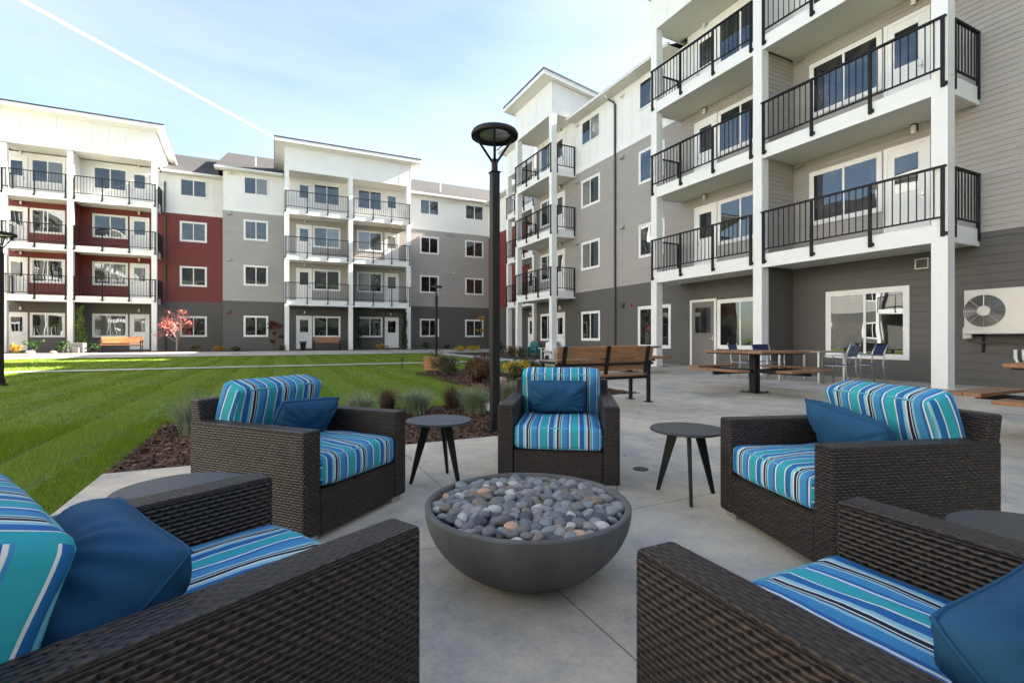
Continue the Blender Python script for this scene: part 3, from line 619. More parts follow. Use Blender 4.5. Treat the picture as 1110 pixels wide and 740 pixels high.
# ------------------------------------------------------------------ soft shapes
def cushion(name, w, d, h, r, m, parent, loc, rot=(0, 0, 0), crown=.02, n=14, seed=0, wob=.004):
    rg = np.random.default_rng(seed)
    hs = np.array([w / 2, d / 2, h / 2]); t = np.linspace(-1, 1, n + 1); t = np.sign(t) * np.abs(t) ** 0.75
    V = []; idx = {}; Fs = []; AX = []
    def vid(p):
        k = tuple(round(float(c), 5) for c in p)
        if k not in idx: idx[k] = len(V); V.append(p)
        return idx[k]
    for ax in range(3):
        for sg in (-1, 1):
            for i in range(n):
                for j in range(n):
                    q = []
                    for a, b in ((i, j), (i + 1, j), (i + 1, j + 1), (i, j + 1)):
                        p = [0, 0, 0]; p[ax] = sg; p[(ax + 1) % 3] = t[a]; p[(ax + 2) % 3] = t[b]; q.append(vid(tuple(p)))
                    Fs.append(q if sg > 0 else q[::-1]); AX.append((ax, sg))
    P = np.array(V); Q = P * hs; inn = np.clip(Q, -(hs - r), hs - r); dv = Q - inn; ln = np.linalg.norm(dv, axis=1, keepdims=True); ln[ln == 0] = 1
    out = inn + dv / ln * r
    out[:, 2] += P[:, 2] * crown * (1 - P[:, 0] ** 2) * (1 - P[:, 1] ** 2)
    out[:, 1] += P[:, 1] * crown * .5 * (1 - P[:, 0] ** 2) * (1 - P[:, 2] ** 2); out[:, 0] += P[:, 0] * crown * .4 * (1 - P[:, 1] ** 2) * (1 - P[:, 2] ** 2)
    ph = rg.uniform(0, 6, 6)
    out[:, 2] += wob * (np.sin(out[:, 0] * 17 + ph[0]) * np.sin(out[:, 1] * 13 + ph[1]) + .6 * np.sin(out[:, 0] * 31 + out[:, 1] * 23 + ph[2]))
    o = npmesh(name, out, np.array(Fs), m, parent, loc, smooth=True); o.rotation_euler = rot
    ul = o.data.uv_layers.new(name='uv'); uvs = np.array([[(Q[v][0] if ax else sg * (w / 2 + .01) + Q[v][2]), Q[v][1]] for f_, (ax, sg) in zip(Fs, AX) for v in f_], np.float32); ul.data.foreach_set('uv', uvs.ravel())
    b = MB()                                   # welted seam round both broad faces
    for s_ in (-1, 1):
        a = hs - r * .35; pts = []; zc = s_ * (h / 2 - r * .35)
        for k in range(49):
            an = 2 * math.pi * k / 48; cx, cy = math.cos(an), math.sin(an); e = .28
            pts.append((a[0] * math.copysign(abs(cx) ** e, cx), a[1] * math.copysign(abs(cy) ** e, cy), zc))
        b.tube(pts, .006, 6, cap=False)
    b.build('piping', M['piping'], o, smooth=True, recalc=False)
    return o
def pillow(label, w, h, th, loc, rot, group, seed=1):
    rg = np.random.default_rng(seed); n = 30; t = np.linspace(-1, 1, n + 1); X, Y = np.meshgrid(t, t, indexing='ij'); V = []; Fs = []
    pinch = 1 - .07 * ((1 - X ** 2) * np.abs(Y) ** 3), 1 - .07 * ((1 - Y ** 2) * np.abs(X) ** 3)
    rc = 1 - .06 * (X * Y) ** 4; px_, py_ = X * w / 2 * pinch[1] * rc, Y * h / 2 * pinch[0] * rc
    T_ = th / 2 * np.clip((1 - np.abs(X) ** 3.2), 0, 1) ** .6 * np.clip((1 - np.abs(Y) ** 3.2), 0, 1) ** .6
    ph = rg.uniform(0, 6, 8); an = np.arctan2(Y, X); rr = np.hypot(X, Y)
    wr = .013 * np.sin(an * 15 + ph[0] + 2 * np.sin(an * 3 + ph[1])) * np.clip(rr - .35, 0, 1) * (1 - np.maximum(np.abs(X), np.abs(Y)) ** 6) + .004 * np.sin(X * 7 + Y * 5 + ph[2])* (1 - np.maximum(np.abs(X), np.abs(Y)) ** 4)
    top = np.stack([px_, py_, T_ + wr], -1).reshape(-1, 3); bot = np.stack([px_, py_, -T_ * .9 - wr], -1).reshape(-1, 3); k = n + 1
    for i in range(n):
        for j in range(n):
            a = i * k + j; Fs.append((a, a + k, a + k + 1, a + 1)); Fs.append(tuple(c + k * k for c in (a, a + 1, a + k + 1, a + k)))
    o = npmesh('throw_pillow', np.concatenate([top, bot]), np.array(Fs), M['pillow'], smooth=True)
    bm = bmesh.new(); bm.from_mesh(o.data); bmesh.ops.remove_doubles(bm, verts=bm.verts, dist=.0005); bm.to_mesh(o.data); bm.free(); o.data.shade_smooth()
    o.matrix_world = Matrix.Translation(loc) @ rot
    def E(x, y):
        q = (1 - .07 * (1 - y * y) * abs(x) ** 3) * (1 - .06 * (x * y) ** 4); p = (1 - .07 * (1 - x * x) * abs(y) ** 3) * (1 - .06 * (x * y) ** 4); return (x * w / 2 * q, y * h / 2 * p, 0)
    ring = [(k / 12 - 1, -1) for k in range(24)] + [(1, k / 12 - 1) for k in range(24)] + [(1 - k / 12, 1) for k in range(24)] + [(-1, 1 - k / 12) for k in range(25)]
    MB().tube([E(*r_) for r_ in ring], .0045, 6, cap=False).build('seam', M['pillow'], o, smooth=True, recalc=False)
    return tag(o, label, 'pillow', group)

# ------------------------------------------------------------------ lounge chairs
AH = .573; CW_, CD = .84, .86; BC = (0, -.30, .57)
def lounge_chair(label, group):
    t = thing('lounge_chair', label, 'armchair', group=group); h = CW_ / 2; a = .112
    for s_ in (-1, 1):
        x0, x1 = sorted((s_ * h, s_ * (h - a)))
        MB().box(x0, x1, -CD / 2, CD / 2, .035, AH).build('arm', M['wicker'], t, bevel=.014, uv=True, seg=3)
    MB().box(-h + a + .001, h - a - .001, CD / 2 - .06, CD / 2 - .004, .036, .262).build('front_apron', M['wicker'], t, bevel=.01, uv=True)
    b = MB(); i = [b.pt(p) for p in [(sx * (h - .03), y, z) for z, ys_ in ((.10, (-CD / 2 + .03, -CD / 2 + .13)), (.69, (-CD / 2 - .05, -CD / 2 + .03))) for y in ys_ for sx in (-1, 1)]]
    for q in ((0, 2, 3, 1), (4, 5, 7, 6), (0, 1, 5, 4), (2, 6, 7, 3), (0, 4, 6, 2), (1, 3, 7, 5)): b.f.append([i[k] for k in q])
    b.build('back_panel', M['wicker'], t, bevel=.014, uv=True, seg=3)
    MB().box(-h + a + .002, h - a - .002, -CD / 2 + .1, CD / 2 - .062, .2, .25).build('seat_deck', M['wicker'], t, uv=True)
    for sx in (-1, 1):
        for sy in (-1, 1): MB().box(sx * (h - .07) - .045, sx * (h - .07) + .045, sy * (CD / 2 - .07) - .045, sy * (CD / 2 - .07) + .045, 0, .034).build('foot', M['alu'], t, bevel=.004)
    cushion('seat_cushion', CW_ - 2 * a - .006, .66, .165, .036, M['stripe'], t, (0, .105, .345), (0, 0, 0), .018, seed=3)
    cushion('back_cushion', CW_ - 2 * a + .015, .43, .165, .034, M['stripe'], t, BC, (R(72), 0, 0), .018, seed=5)
    return t
GC = 'wicker lounge chairs round the fire bowl'; GP = 'blue throw pillows on the lounge chairs'
def place(mid, fdir):
    mx_, my_ = cw(*mid); fx, fy = cw(*fdir); n = math.hypot(fx, fy); fx /= n; fy /= n
    return (mx_ - fx * CD / 2, my_ - fy * CD / 2, 0), math.atan2(fy, fx) - math.pi / 2
spots = [((.315, 3.35), (-.13, -.99), 'wicker lounge chair facing the camera behind the fire bowl'),
         ((-.854, 2.778), (.918, -.397), 'wicker lounge chair on the left with its side lit, beside the lawn'),
         ((-.56, 1.466), (.6, .8), 'dark wicker lounge chair cut off at the lower left corner'),
         ((1.296, 2.478), (-.988, -.152), 'wicker lounge chair on the right, seen from its side behind the nearest one'),
         ((.651, 1.268), (-.431, .903), 'wicker lounge chair cut off at the lower right corner')]
proto = None
for i, (mid, fd, lab) in enumerate(spots):
    loc, rz = place(mid, fd)
    if proto is None: proto = lounge_chair(lab, GC); proto.location = loc; proto.rotation_euler = (0, 0, rz)
    else:
        c_ = dup(proto, loc, rz, lab, GC)
        if i == 2:
            for k_ in kids(c_):
                if k_.name.startswith('back_cushion'): k_.location = (0, -.335, .54)
bpy.context.view_layer.update()
PIL = [(.47, .29, (0.02, -.075, .575), 66, 0, 'navy pillow upright on the chair that faces the camera'),
       (.47, .29, (-.05, -.065, .54), 60, -3, 'navy pillow tilted on the left chair beside the lawn'),
       (.48, .32, (.02, -.125, .52), 46, 2, 'plump blue pillow on the chair at the lower left corner'),
       (.56, .31, (.02, -.075, .525), 62, -8, 'blue pillow leaning over on the right hand chair by the wall side'),
       (.47, .30, (.0, -.13, .515), 48, -3, 'blue pillow at the lower right corner of the picture')]
for (mid, fd, lab), (w, h, p, tilt, roll, pl) in zip(spots, PIL):
    loc, rz = place(mid, fd); Mx = Matrix.Translation(loc) @ Matrix.Rotation(rz, 4, 'Z')
    pillow(pl, w, h, .17 if tilt > 55 else .24, Mx @ Vector(p), Matrix.Rotation(rz, 4, 'Z') @ Matrix.Rotation(R(roll), 4, 'Y') @ Matrix.Rotation(R(tilt), 4, 'X'), GP, seed=int(w * 100 + roll + 50))

# ------------------------------------------------------------------ fire bowl and pebbles
BX, BY = cw(.07, 2.19); BR, BH = .455, .30
fb = thing('fire_bowl', 'round charcoal concrete fire bowl filled with river stones on the patio', 'fire bowl', (BX, BY, 0))
prof = [(.0, .0), (.15, 0), (.165, .004)] + [(.165 + (BR - .165) * math.sin(t) ** .95, .004 + (BH - .004) * (1 - math.cos(t)) ** .80) for t in [math.pi / 2 * k / 16 for k in range(1, 17)]]
prof += [(BR, BH + .006), (BR - .004, BH + .01), (BR - .024, BH + .01), (BR - .028, BH + .006), (BR - .034, BH - .05), (BR - .06, BH - .09), (0, BH - .09)]
MB().lathe(prof, 96).build('bowl', M['bowl'], fb, smooth=True)
def pebmat(name, col): return mat(name, col, 0.5, 0.18, 25, 0.15, 90)
PM = [(pebmat('pebble_slate', (.11, .113, .118)), 'dark slate grey river pebble in the fire bowl', 30), (pebmat('pebble_grey', (.20, .20, .198)), 'mid grey river pebble in the fire bowl', 34),
      (pebmat('pebble_blue', (.165, .185, .20)), 'blue grey river pebble in the fire bowl', 22), (pebmat('pebble_brown', (.155, .125, .10)), 'brownish river pebble in the fire bowl', 22),
      (pebmat('pebble_pink', (.42, .26, .18)), 'salmon pink river pebble in the fire bowl', 5), (pebmat('pebble_pale', (.42, .41, .38)), 'pale whitish river pebble in the fire bowl', 10), (pebmat('pebble_black', (.05, .052, .058)), 'blackish river pebble in the fire bowl', 14)]
def pebmesh(seed, m):
    rg = np.random.default_rng(seed); bm = bmesh.new(); bmesh.ops.create_icosphere(bm, subdivisions=3, radius=1); ph = rg.uniform(0, 6, 4)
    for v in bm.verts:
        c = v.co; k = 1 + .07 * math.sin(c.x * 2.3 + ph[0]) * math.cos(c.y * 2 + ph[1]) + .04 * math.sin(c.z * 4 + c.x * 3 + ph[2]); v.co = c * k
    me = bpy.data.meshes.new('pebble'); bm.to_mesh(me); bm.free(); me.shade_smooth(); me.materials.append(m); return me
PME = [[pebmesh(s_ * 10 + i, m) for s_ in range(2)] for i, (m, l_, w_) in enumerate(PM)]
wts = np.array([p[2] for p in PM], float); wts /= wts.sum()
pts = []
sp = .0505
for iy in range(-11, 12):
    for ix in range(-11, 12):
        x = (ix + .5 * (iy % 2)) * sp + rng.normal(0, .007); y = iy * sp * .866 + rng.normal(0, .007)
        if math.hypot(x, y) < BR - .052: pts.append((x, y))
def add_pebble(x, y, z, c, big=1.0):
    o = bpy.data.objects.new('river_pebble', PME[c][rng.integers(2)]); COL.objects.link(o)
    a = rng.uniform(.026, .042) * big; o.scale = (a, a * rng.uniform(.68, .88), a * rng.uniform(.46, .62))
    o.location = (BX + x, BY + y, z); o.rotation_euler = (rng.normal(0, .28), rng.normal(0, .28), rng.uniform(0, 6.3))
    tag(o, PM[c][1], 'pebble', 'river stones in the fire bowl')
for (x, y) in pts:
    r = math.hypot(x, y); add_pebble(x, y, BH - .018 + .022 * (1 - (r / BR) ** 2) + rng.normal(0, .006), rng.choice(len(PM), p=wts))
uv_, uf = [], []                                # the stones underneath, only glimpsed in the gaps
bm = bmesh.new(); bmesh.ops.create_icosphere(bm, subdivisions=2, radius=1); bv = np.array([v.co[:] for v in bm.verts]); bf = np.array([[v.index for v in f.verts] for f in bm.faces]); bm.free()
for k in range(320):
    r = (BR - .065) * math.sqrt(rng.uniform()); a = rng.uniform(0, 6.28); ca, sa = math.cos(a * 3), math.sin(a * 3)
    q = bv * np.array([.034, .027, .018]) ; q = np.c_[q[:, 0] * ca - q[:, 1] * sa, q[:, 0] * sa + q[:, 1] * ca, q[:, 2]] + np.array([r * math.cos(a), r * math.sin(a), BH - .05 + rng.uniform(0, .02)])
    uf.append(bf + len(uv_) * len(bv)); uv_.append(q)
tag(npmesh('river_pebbles', np.concatenate(uv_), np.concatenate(uf), PM[0][0], None, (BX, BY, 0), True), 'lower layer of dark river stones deep in the fire bowl', 'pebbles', kind='stuff')

# ------------------------------------------------------------------ side tables
def side_table(label, group):
    t = thing('side_table', label, 'side table', group=group); b = MB(); r = .235
    b.lathe([(0, .428), (r - .012, .428), (r, .434), (r, .442), (r - .004, .447), (0, .447)], 64); b.build('tabletop', M['grey_top'], t, smooth=False, bevel=0)
    for k in range(3):
        a = 2 * math.pi * k / 3 + .5; c, s_ = math.cos(a), math.sin(a); b = MB()
        p0 = Vector((c * .09, s_ * .09, .428)); p1 = Vector((c * .205, s_ * .205, 0)); tn = Vector((-s_, c, 0)); rd = Vector((c, s_, 0))
        i = [b.pt(p) for p in (p0 - tn * .011 - rd * .035, p0 + tn * .011 - rd * .035, p0 + tn * .011 + rd * .035, p0 - tn * .011 + rd * .035, p1 - tn * .009 - rd * .012, p1 + tn * .009 - rd * .012, p1 + tn * .009 + rd * .012, p1 - tn * .009 + rd * .012)]
        for q in ((0, 1, 2, 3), (4, 7, 6, 5), (0, 4, 5, 1), (1, 5, 6, 2), (2, 6, 7, 3), (3, 7, 4, 0)): b.f.append([i[j] for j in q])
        b.build('leg', M['blackm'], t, bevel=.003)
    return t
GS = 'round three legged side tables'
sts = [(-.53, 3.54, .45, 'round side table between the left chair and the chair facing the camera'), (1.15, 3.2, -2.75, 'round side table in the middle of the patio left of the right hand chair'),
       (1.60, 1.45, .3, 'round side table at the right edge between two wicker chairs'), (-1.31, 1.93, .9, 'round side table mostly hidden behind the lower left chair'), (-.03, .60, .2, 'round side table peeping in at the bottom edge')]
st0 = None
for X, d, rz, lab in sts:
    x, y = cw(X, d)
    if st0 is None: st0 = side_table(lab, GS); st0.location = (x, y, 0); st0.rotation_euler = (0, 0, rz)
    else: dup(st0, (x, y, 0), rz, lab, GS)

# ------------------------------------------------------------------ lamp posts
def lamp_post(label, loc, top=2.9, group='black lamp posts of the courtyard'):
    t = thing('lamp_post', label, 'lamp post', loc, 0, group); w = .046; s0 = -.03
    MB().box(-w, w, -w, w, .02, top).box(-w - .012, w + .012, -w - .012, w + .012, top, top + .015).build('pole', M['bronze'], t, bevel=.006)
    MB().box(-.1, .1, -.1, .1, s0, .02).box(-w - .02, w + .02, -w - .02, w + .02, .02, .13).build('base', M['bronze'], t, bevel=.006)
    MB().lathe([(.036, top + .015), (.036, top + .15), (.03, top + .16), (0, top + .16)], 16).build('neck', M['bronze'], t, smooth=True)
    for k in range(4):
        a = math.pi / 4 + k * math.pi / 2 + .35; c, s_ = math.cos(a), math.sin(a)
        MB().tube([(c * .022, s_ * .022, top + .12), (c * .2, s_ * .2, top + .39), (c * .245, s_ * .245, top + .42)], .014, 8).build('strut', M['bronze'], t, smooth=True)
    z = top + .36
    MB().lathe([(.0, z + .125), (.2, z + .122), (.25, z + .108), (.266, z + .08), (.264, z + .045), (.25, z + .04), (.238, z + .07), (0, z + .075)], 48).build('lamp_head', M['bronze'], t, smooth=True)
    MB().lathe([(0, z + .06), (.165, z + .06), (.175, z + .074), (0, z + .074)], 40).build('lens', M['alu'], t, smooth=True)
    return t
lp = lamp_post('tall black lamp post standing in the mulch bed in front of the patio', (2.24, 5.04, 0))
dup(lp, (6.55, 21.2, 0), .3, 'slender black lamp post far off in front of the grey block', 'black lamp posts of the courtyard')
dup(lp, (-5.46, 14.7, .0), .5, 'lamp post cut off by the left edge of the picture', 'black lamp posts of the courtyard')

# ------------------------------------------------------------------ benches and picnic tables
def park_bench(label, loc, rz, L_=1.8, m=None, group='slatted benches'):
    """local: long along x, sitter looks along +y"""
    m = m or M['wood']; t = thing('park_bench', label, 'bench', loc, rz, group); h = L_ / 2
    b = MB()
    for k in range(3): b.box(-h, h, .06 + k * .145, .06 + k * .145 + .135, .425, .455)
    b.build('seat', m, t, bevel=.005)
    b = MB(); Mr = Matrix.Translation((0, .04, .5)) @ Matrix.Rotation(R(12), 4, 'X')
    for k in range(2): b.box(-h, h, -.018, .018, .03 + k * .20, .03 + k * .20 + .185, Mr)
    b.build('backrest', m, t, bevel=.005)
    for x in (-h + .1, h - .1): 
        for y in (.02, .46): MB().box(x - .025 + (.06 if x > 0 else -.06), x + .025 + (.06 if x > 0 else -.06), y - .025, y + .025, 0, .64).box(x - .06 + (.06 if x > 0 else -.06), x + .06 + (.06 if x > 0 else -.06), y - .06, y + .06, 0, .012).build('leg', M['blackm'], t, bevel=.004)
    for x in (-h + .1, h - .1): s_ = .06 if x > 0 else -.06; MB().box(x - .03 + s_, x + .03 + s_, -.03, .54, .642, .68).build('armrest', M['blackm'], t, bevel=.006)
    for x in (-h + .12, 0, h - .12):
        b = MB(); b.box(x - .03, x + .03, -.045, -.019, -.02, .43, Mr)
        for z in (.08, .17, .28, .37): b.box(x - .015, x + .015, -.055, -.045, z, z + .03, Mr)
        b.build('bracket', M['blackm'], t, bevel=.003)
    MB().box(-h - .02, h + .02, -.035, .0, .615, .65).build('crossbar', M['blackm'], t); MB().box(-h, h, .1, .15, .38, .424).box(-h, h, .35, .4, .38, .424).build('seat_frame', M['blackm'], t)
    return t
park_bench('slatted wooden bench with black frame seen from behind beyond the patio', (4.6, 6.12, 0), 0)
GB = 'slatted benches'
b1 = park_bench('slatted bench coloured sunlit orange in front of the red section of the far block', (-8.1, 36.1, zg(36.1)), math.pi, 2.0, M['woodo'])
park_bench('brown slatted bench in front of the grey section between planter and column', (3.25, 35.9, zg(35.9)), math.pi, 1.75, M['wood'])

def picnic_table(label, loc, rz=0):
    t = thing('picnic_table', label, 'picnic table', loc, rz, 'square pedestal picnic tables'); s_ = .65
    b = MB(); n = 7; w = 2 * s_ / n
    for k in range(n): b.box(-s_, s_, -s_ + k * w + .003, -s_ + (k + 1) * w - .003, .755, .795)
    b.build('tabletop', M['wood'], t, bevel=.005)
    MB().box(-.6, .6, -.6, .6, .735, .754).build('top_frame', M['blackm'], t)
    MB().box(-.07, .07, -.07, .07, .012, .735).build('pedestal', M['blackm'], t, bevel=.01)
    b = MB().box(-.19, .19, -.19, .19, 0, .012)
    for sx in (-1, 1):
        for sy in (-1, 1): b.lathe([(.015, .012), (.015, .03), (0, .03)], 8, (sx * .15, sy * .15, 0))
    b.build('base_plate', M['blackm'], t)
    for k in range(4):
        Q = Matrix.Rotation(k * math.pi / 2, 4, 'Z'); b = MB()
        for j in range(2): b.box(-.56, .56, .84 + j * .15, .84 + j * .15 + .142, .44, .475, Q)
        b.build('seat', M['wood'], t, bevel=.005)
        MB().box(-.03, .03, .07, 1.08, .375, .439, Q).build('seat_arm', M['blackm'], t)
    return t
picnic_table('square picnic table on one pedestal in the middle of the plaza', (8.24, 6.33, 0))
picnic_table('square picnic table behind the slatted bench', (9.75, 11.8, 0)); picnic_table('square picnic table at the right edge under the balconies', (6.95, 1.5, 0))

# ------------------------------------------------------------------ dining set below the balcony
def dining_chair(label, loc, rz, m=None):
    """local: sitter looks along +y"""
    t = thing('dining_chair', label, 'chair', loc, rz, 'aluminium dining chairs round the patio table'); fr = M['alu']
    for x in (-.26, .26):
        MB().tube([(x, .24, 0), (x, .24, .62), (x, .2, .645), (x, -.2, .645)], .014, 8).build('leg', fr, t, smooth=True)
        MB().tube([(x, -.27, 0), (x, -.21, .42), (x, -.24, .7), (x, -.31, .9)], .016, 8).build('leg', fr, t, smooth=True)
    MB().tube([(-.26, .24, .42), (-.26, -.21, .42), (.26, -.21, .42), (.26, .24, .42), (-.26, .24, .42)], .012, 6).build('seat_frame', fr, t, smooth=True)
    MB().box(-.25, .25, -.2, .24, .425, .437).build('seat', M['navy'], t)
    b = MB(); i = [b.pt(p) for p in ((-.245, -.236, .62), (.245, -.236, .62), (.245, -.305, .87), (-.245, -.305, .87), (-.245, -.246, .62), (.245, -.246, .62), (.245, -.315, .87), (-.245, -.315, .87))]
    for q in ((0, 1, 2, 3), (4, 7, 6, 5), (0, 4, 5, 1), (3, 2, 6, 7), (0, 3, 7, 4), (1, 5, 6, 2)): b.f.append([i[k] for k in q])
    b.build('backrest', m or M['navy'], t); return t
dt = thing('dining_table', 'low patio dining table with pale metal legs under the big window', 'table', (11.65, 7.4, 0))
MB().box(-.55, .55, -.55, .55, .70, .73).build('tabletop', M['glasstop'], dt, bevel=.006)
for sx in (-1, 1):
    for sy in (-1, 1): MB().box(sx * .48 - .025, sx * .48 + .025, sy * .48 - .025, sy * .48 + .025, 0, .699).build('leg', M['alu'], dt, bevel=.004)
dining_chair('navy dining chair with its back to the window, left of the patio table', (11.4, 8.35, 0), math.pi - .2)
dining_chair('grey backed dining chair turned away from the camera at the patio table', (11.4, 6.6, 0), .15, mat('grey_blue_sling', (.12, .14, .2), .7))
dining_chair('navy dining chair seen from the side nearest the wall column', (12.45, 6.6, 0), .9)
dining_chair('aluminium dining chair seen between the two picnic benches, farthest left', (10.8, 8.6, 0), math.pi + 1.1)

# ------------------------------------------------------------------ wall mounted air conditioner
ac = thing('air_conditioner', 'cream outdoor air conditioner unit hung on the dark wall', 'air conditioner', (13.68, 4.6, 1.12))
MB().box(-.42, -.07, -.62, .53, 0, .93).build('casing', M['hvac'], ac, bevel=.015)
b = MB()
for r in [.12 + .03 * k for k in range(8)]: b.tube([(-.43, .2 + r * math.cos(2 * math.pi * j / 40), .48 + r * math.sin(2 * math.pi * j / 40)) for j in range(41)], .0028, 5, cap=False)
for k in range(8): a = k * math.pi / 4; b.tube([(-.434, .2 + .1 * math.cos(a), .48 + .1 * math.sin(a)), (-.434, .2 + .325 * math.cos(a), .48 + .325 * math.sin(a))], .006, 5)
b.build('fan_grille', M['alu'], ac, recalc=False)
b = MB(); b.f.append([b.pt((-.4215, .2 + .335 * math.cos(2 * math.pi * j / 48), .48 + .335 * math.sin(2 * math.pi * j / 48))) for j in range(48)]); b.build('fan_recess', M['grille'], ac, recalc=False)
b = MB(); b.prism([(.2 + .105 * math.cos(2 * math.pi * j / 32), .48 + .105 * math.sin(2 * math.pi * j / 32)) for j in range(32)], 'x', -.445, -.424); b.build('fan_hub', M['hvac'], ac, bevel=.004)
MB().box(-.425, -.42, -.50, -.28, .80, .825).build('badge', M['gutter'], ac)
for y in (-.4, .36): MB().box(-.46, .0, y - .02, y + .02, -.05, -.005).box(-.03, .01, y - .02, y + .02, -.4, -.05).build('bracket', M['blackm'], ac)
db = tag(MB().box(13.56, 13.685, 5.12, 5.27, 1.02, 1.27).box(13.55, 13.56, 5.15, 5.24, 1.1, 1.17).build('disconnect_box', M['hvac'], bevel=.006), 'small pale electrical box on the wall left of the air conditioner', 'electrical box')
tag(MB().tube([(13.6, 5.2, 1.02), (13.58, 5.15, .96), (13.55, 4.95, .93), (13.52, 4.7, .96), (13.5, 4.45, .95), (13.5, 4.2, .98)], .012, 8).build('cable', M['spout'], smooth=True), 'thin cable sagging under the air conditioner', 'cable')
for k, dy in enumerate((0, .13)):
    tag(MB().tube([(13.55 - k * .02, 4.42 - dy, .80), (13.55, 4.42 - dy, .62), (13.54, 4.36 - dy, .48), (13.52, 4.2 - dy, .38), (13.5, 3.9 - dy, .34), (13.5, 3.3, .34 - k * .06)], .032, 10).build('refrigerant_pipe', M['trim'], smooth=True),
        ('white insulated pipe curving below the air conditioner, outer of two' if k == 0 else 'white insulated pipe curving below the air conditioner, inner of two'), 'pipe', 'insulated pipes')

# ------------------------------------------------------------------ teal and white garden chairs at the far right block
def garden_chair(label, loc, rz, m):
    t = thing('garden_chair', label, 'garden chair', loc, rz, 'slanted garden chairs by the far ground floor doors'); b = MB()
    for k in range(5): b.box(-.27 + k * .11, -.27 + k * .11 + .1, -.3, -.275, .25, .98 - .035 * abs(k - 2), Matrix.Rotation(R(14), 4, 'X'))
    b.build('backrest', m, t, bevel=.004)
    b = MB()
    for k in range(5): b.box(-.27, .27, -.25 + k * .11, -.25 + k * .11 + .1, .3 + k * .02, .325 + k * .02)
    b.build('seat', m, t, bevel=.004)
    for s_ in (-1, 1):
        MB().box(s_ * .36 - .07, s_ * .36 + .07, -.35, .4, .52, .545).build('armrest', m, t); MB().box(s_ * .3 - .015, s_ * .3 + .015, .25, .35, 0, .52).build('leg', m, t); MB().box(s_ * .3 - .015, s_ * .3 + .015, -.45, -.33, 0, .52).build('leg', m, t)
    return t
garden_chair('teal slatted garden chair by the far doors, left of the column', (12.7, 24.0, 0), math.pi / 2 + .3, M['teal'])
garden_chair('teal garden chair half hidden behind the white column', (12.95, 22.3, 0), math.pi / 2, M['teal'])
garden_chair('white garden chair standing in front of the far column', (12.1, 20.7, 0), math.pi / 2 + .8, M['trim'])

# ------------------------------------------------------------------ things on the far lawn and bed
t = thing('block_bench', 'orange slatted cube bench with concrete end standing on the lawn', 'bench', (4.5, 14.9, 0), -.45)
MB().box(-.26, .22, -.22, .22, .02, .45).build('slat_box', M['woodo'], t, bevel=.01); MB().box(.225, .62, -.24, .24, -.05, .43).build('concrete_end', M['concblock'], t, bevel=.01)
t = tag(MB().lathe([(0, 0), (.15, 0), (.2, .5), (.235, .52), (.235, .6), (.2, .6), (.19, .52), (0, .5)], 24, (1.75, 35.95, zg(35.95))).build('planter_pot', M['plantpot'], smooth=True), 'tall black tapered pot left of the brown bench', 'pot')
tag(MB().box(-10.35, -9.75, 35.5, 36.1, .17, .75).box(-10.2, -9.9, 35.3, 35.5, .16, .5).build('planter_box', M['concblock'], bevel=.03), 'dark square planter left of the orange bench', 'planter')
tag(MB().tube([(3.6, 15.3, .03), (3.62, 15.3, .42), (3.66, 15.32, .52)], .012, 6).tube([(3.54, 15.3, .34), (3.7, 15.3, .34)], .009, 6).build('garden_stake', M['blackm'], smooth=True), 'thin black stake standing in the lawn left of the cube bench', 'stake')

def leafcloud(n, centers, rad, size, flat=1.0, rs=1):
    rg = np.random.default_rng(rs); c = np.asarray(centers)[rg.integers(len(centers), size=n)]
    d = rg.normal(size=(n, 3)); d /= np.linalg.norm(d, axis=1, keepdims=True); P = c[:, :3] + d * (rg.uniform(size=(n, 1)) ** .45) * (c[:, 3:4] * rad) * np.array([1, 1, flat])
    a = rg.normal(size=(n, 3)); a /= np.linalg.norm(a, axis=1, keepdims=True); b = np.cross(a, rg.normal(size=(n, 3))); b /= np.linalg.norm(b, axis=1, keepdims=True)
    s_ = size * rg.uniform(.6, 1.3, (n, 1)); V = np.stack([P - a * s_, P + b * s_ * .45, P + a * s_, P - b * s_ * .45], 1).reshape(-1, 3)
    return V, np.arange(4 * n).reshape(-1, 4)
LM = {'green': leafmat('shrub_leaves', [(.018, .045, .012), (.035, .085, .02), (.06, .12, .03)]), 'dgreen': leafmat('conifer_leaves', [(.012, .035, .012), (.02, .055, .018), (.035, .075, .02)]),
      'lime': leafmat('lit_conifer_leaves', [(.05, .10, .015), (.13, .20, .03), (.22, .28, .05)]), 'red': leafmat('sunlit_red_maple_leaves', [(.36, .05, .05), (.52, .15, .13), (.6, .32, .28)]),  # yellow sunlight and pinkish rim light are mixed into these two leaf colours
      'dred': leafmat('dark_maple_leaves', [(.05, .012, .015), (.10, .02, .02), (.16, .05, .04)]), 'yellow': leafmat('autumn_yellow_leaves', [(.45, .22, .03), (.5, .32, .04), (.35, .14, .02)]),
      'rust': leafmat('rusty_leaves', [(.05, .028, .015), (.10, .045, .02), (.16, .07, .03)]), 'olive': leafmat('olive_leaves', [(.05, .055, .02), (.09, .09, .03), (.13, .11, .04)]),
      'flower': leafmat('yellow_flowers', [(.5, .34, .02), (.6, .42, .03), (.35, .25, .03)]), 'pale': leafmat('blue_oat_blades', [(.12, .16, .10), (.22, .26, .16), (.34, .36, .24), (.16, .2, .13)], .5, .2), 'brownb': leafmat('bronze_sedge_blades', [(.06, .035, .022), (.11, .06, .035), (.16, .10, .05)], .5, .2)}
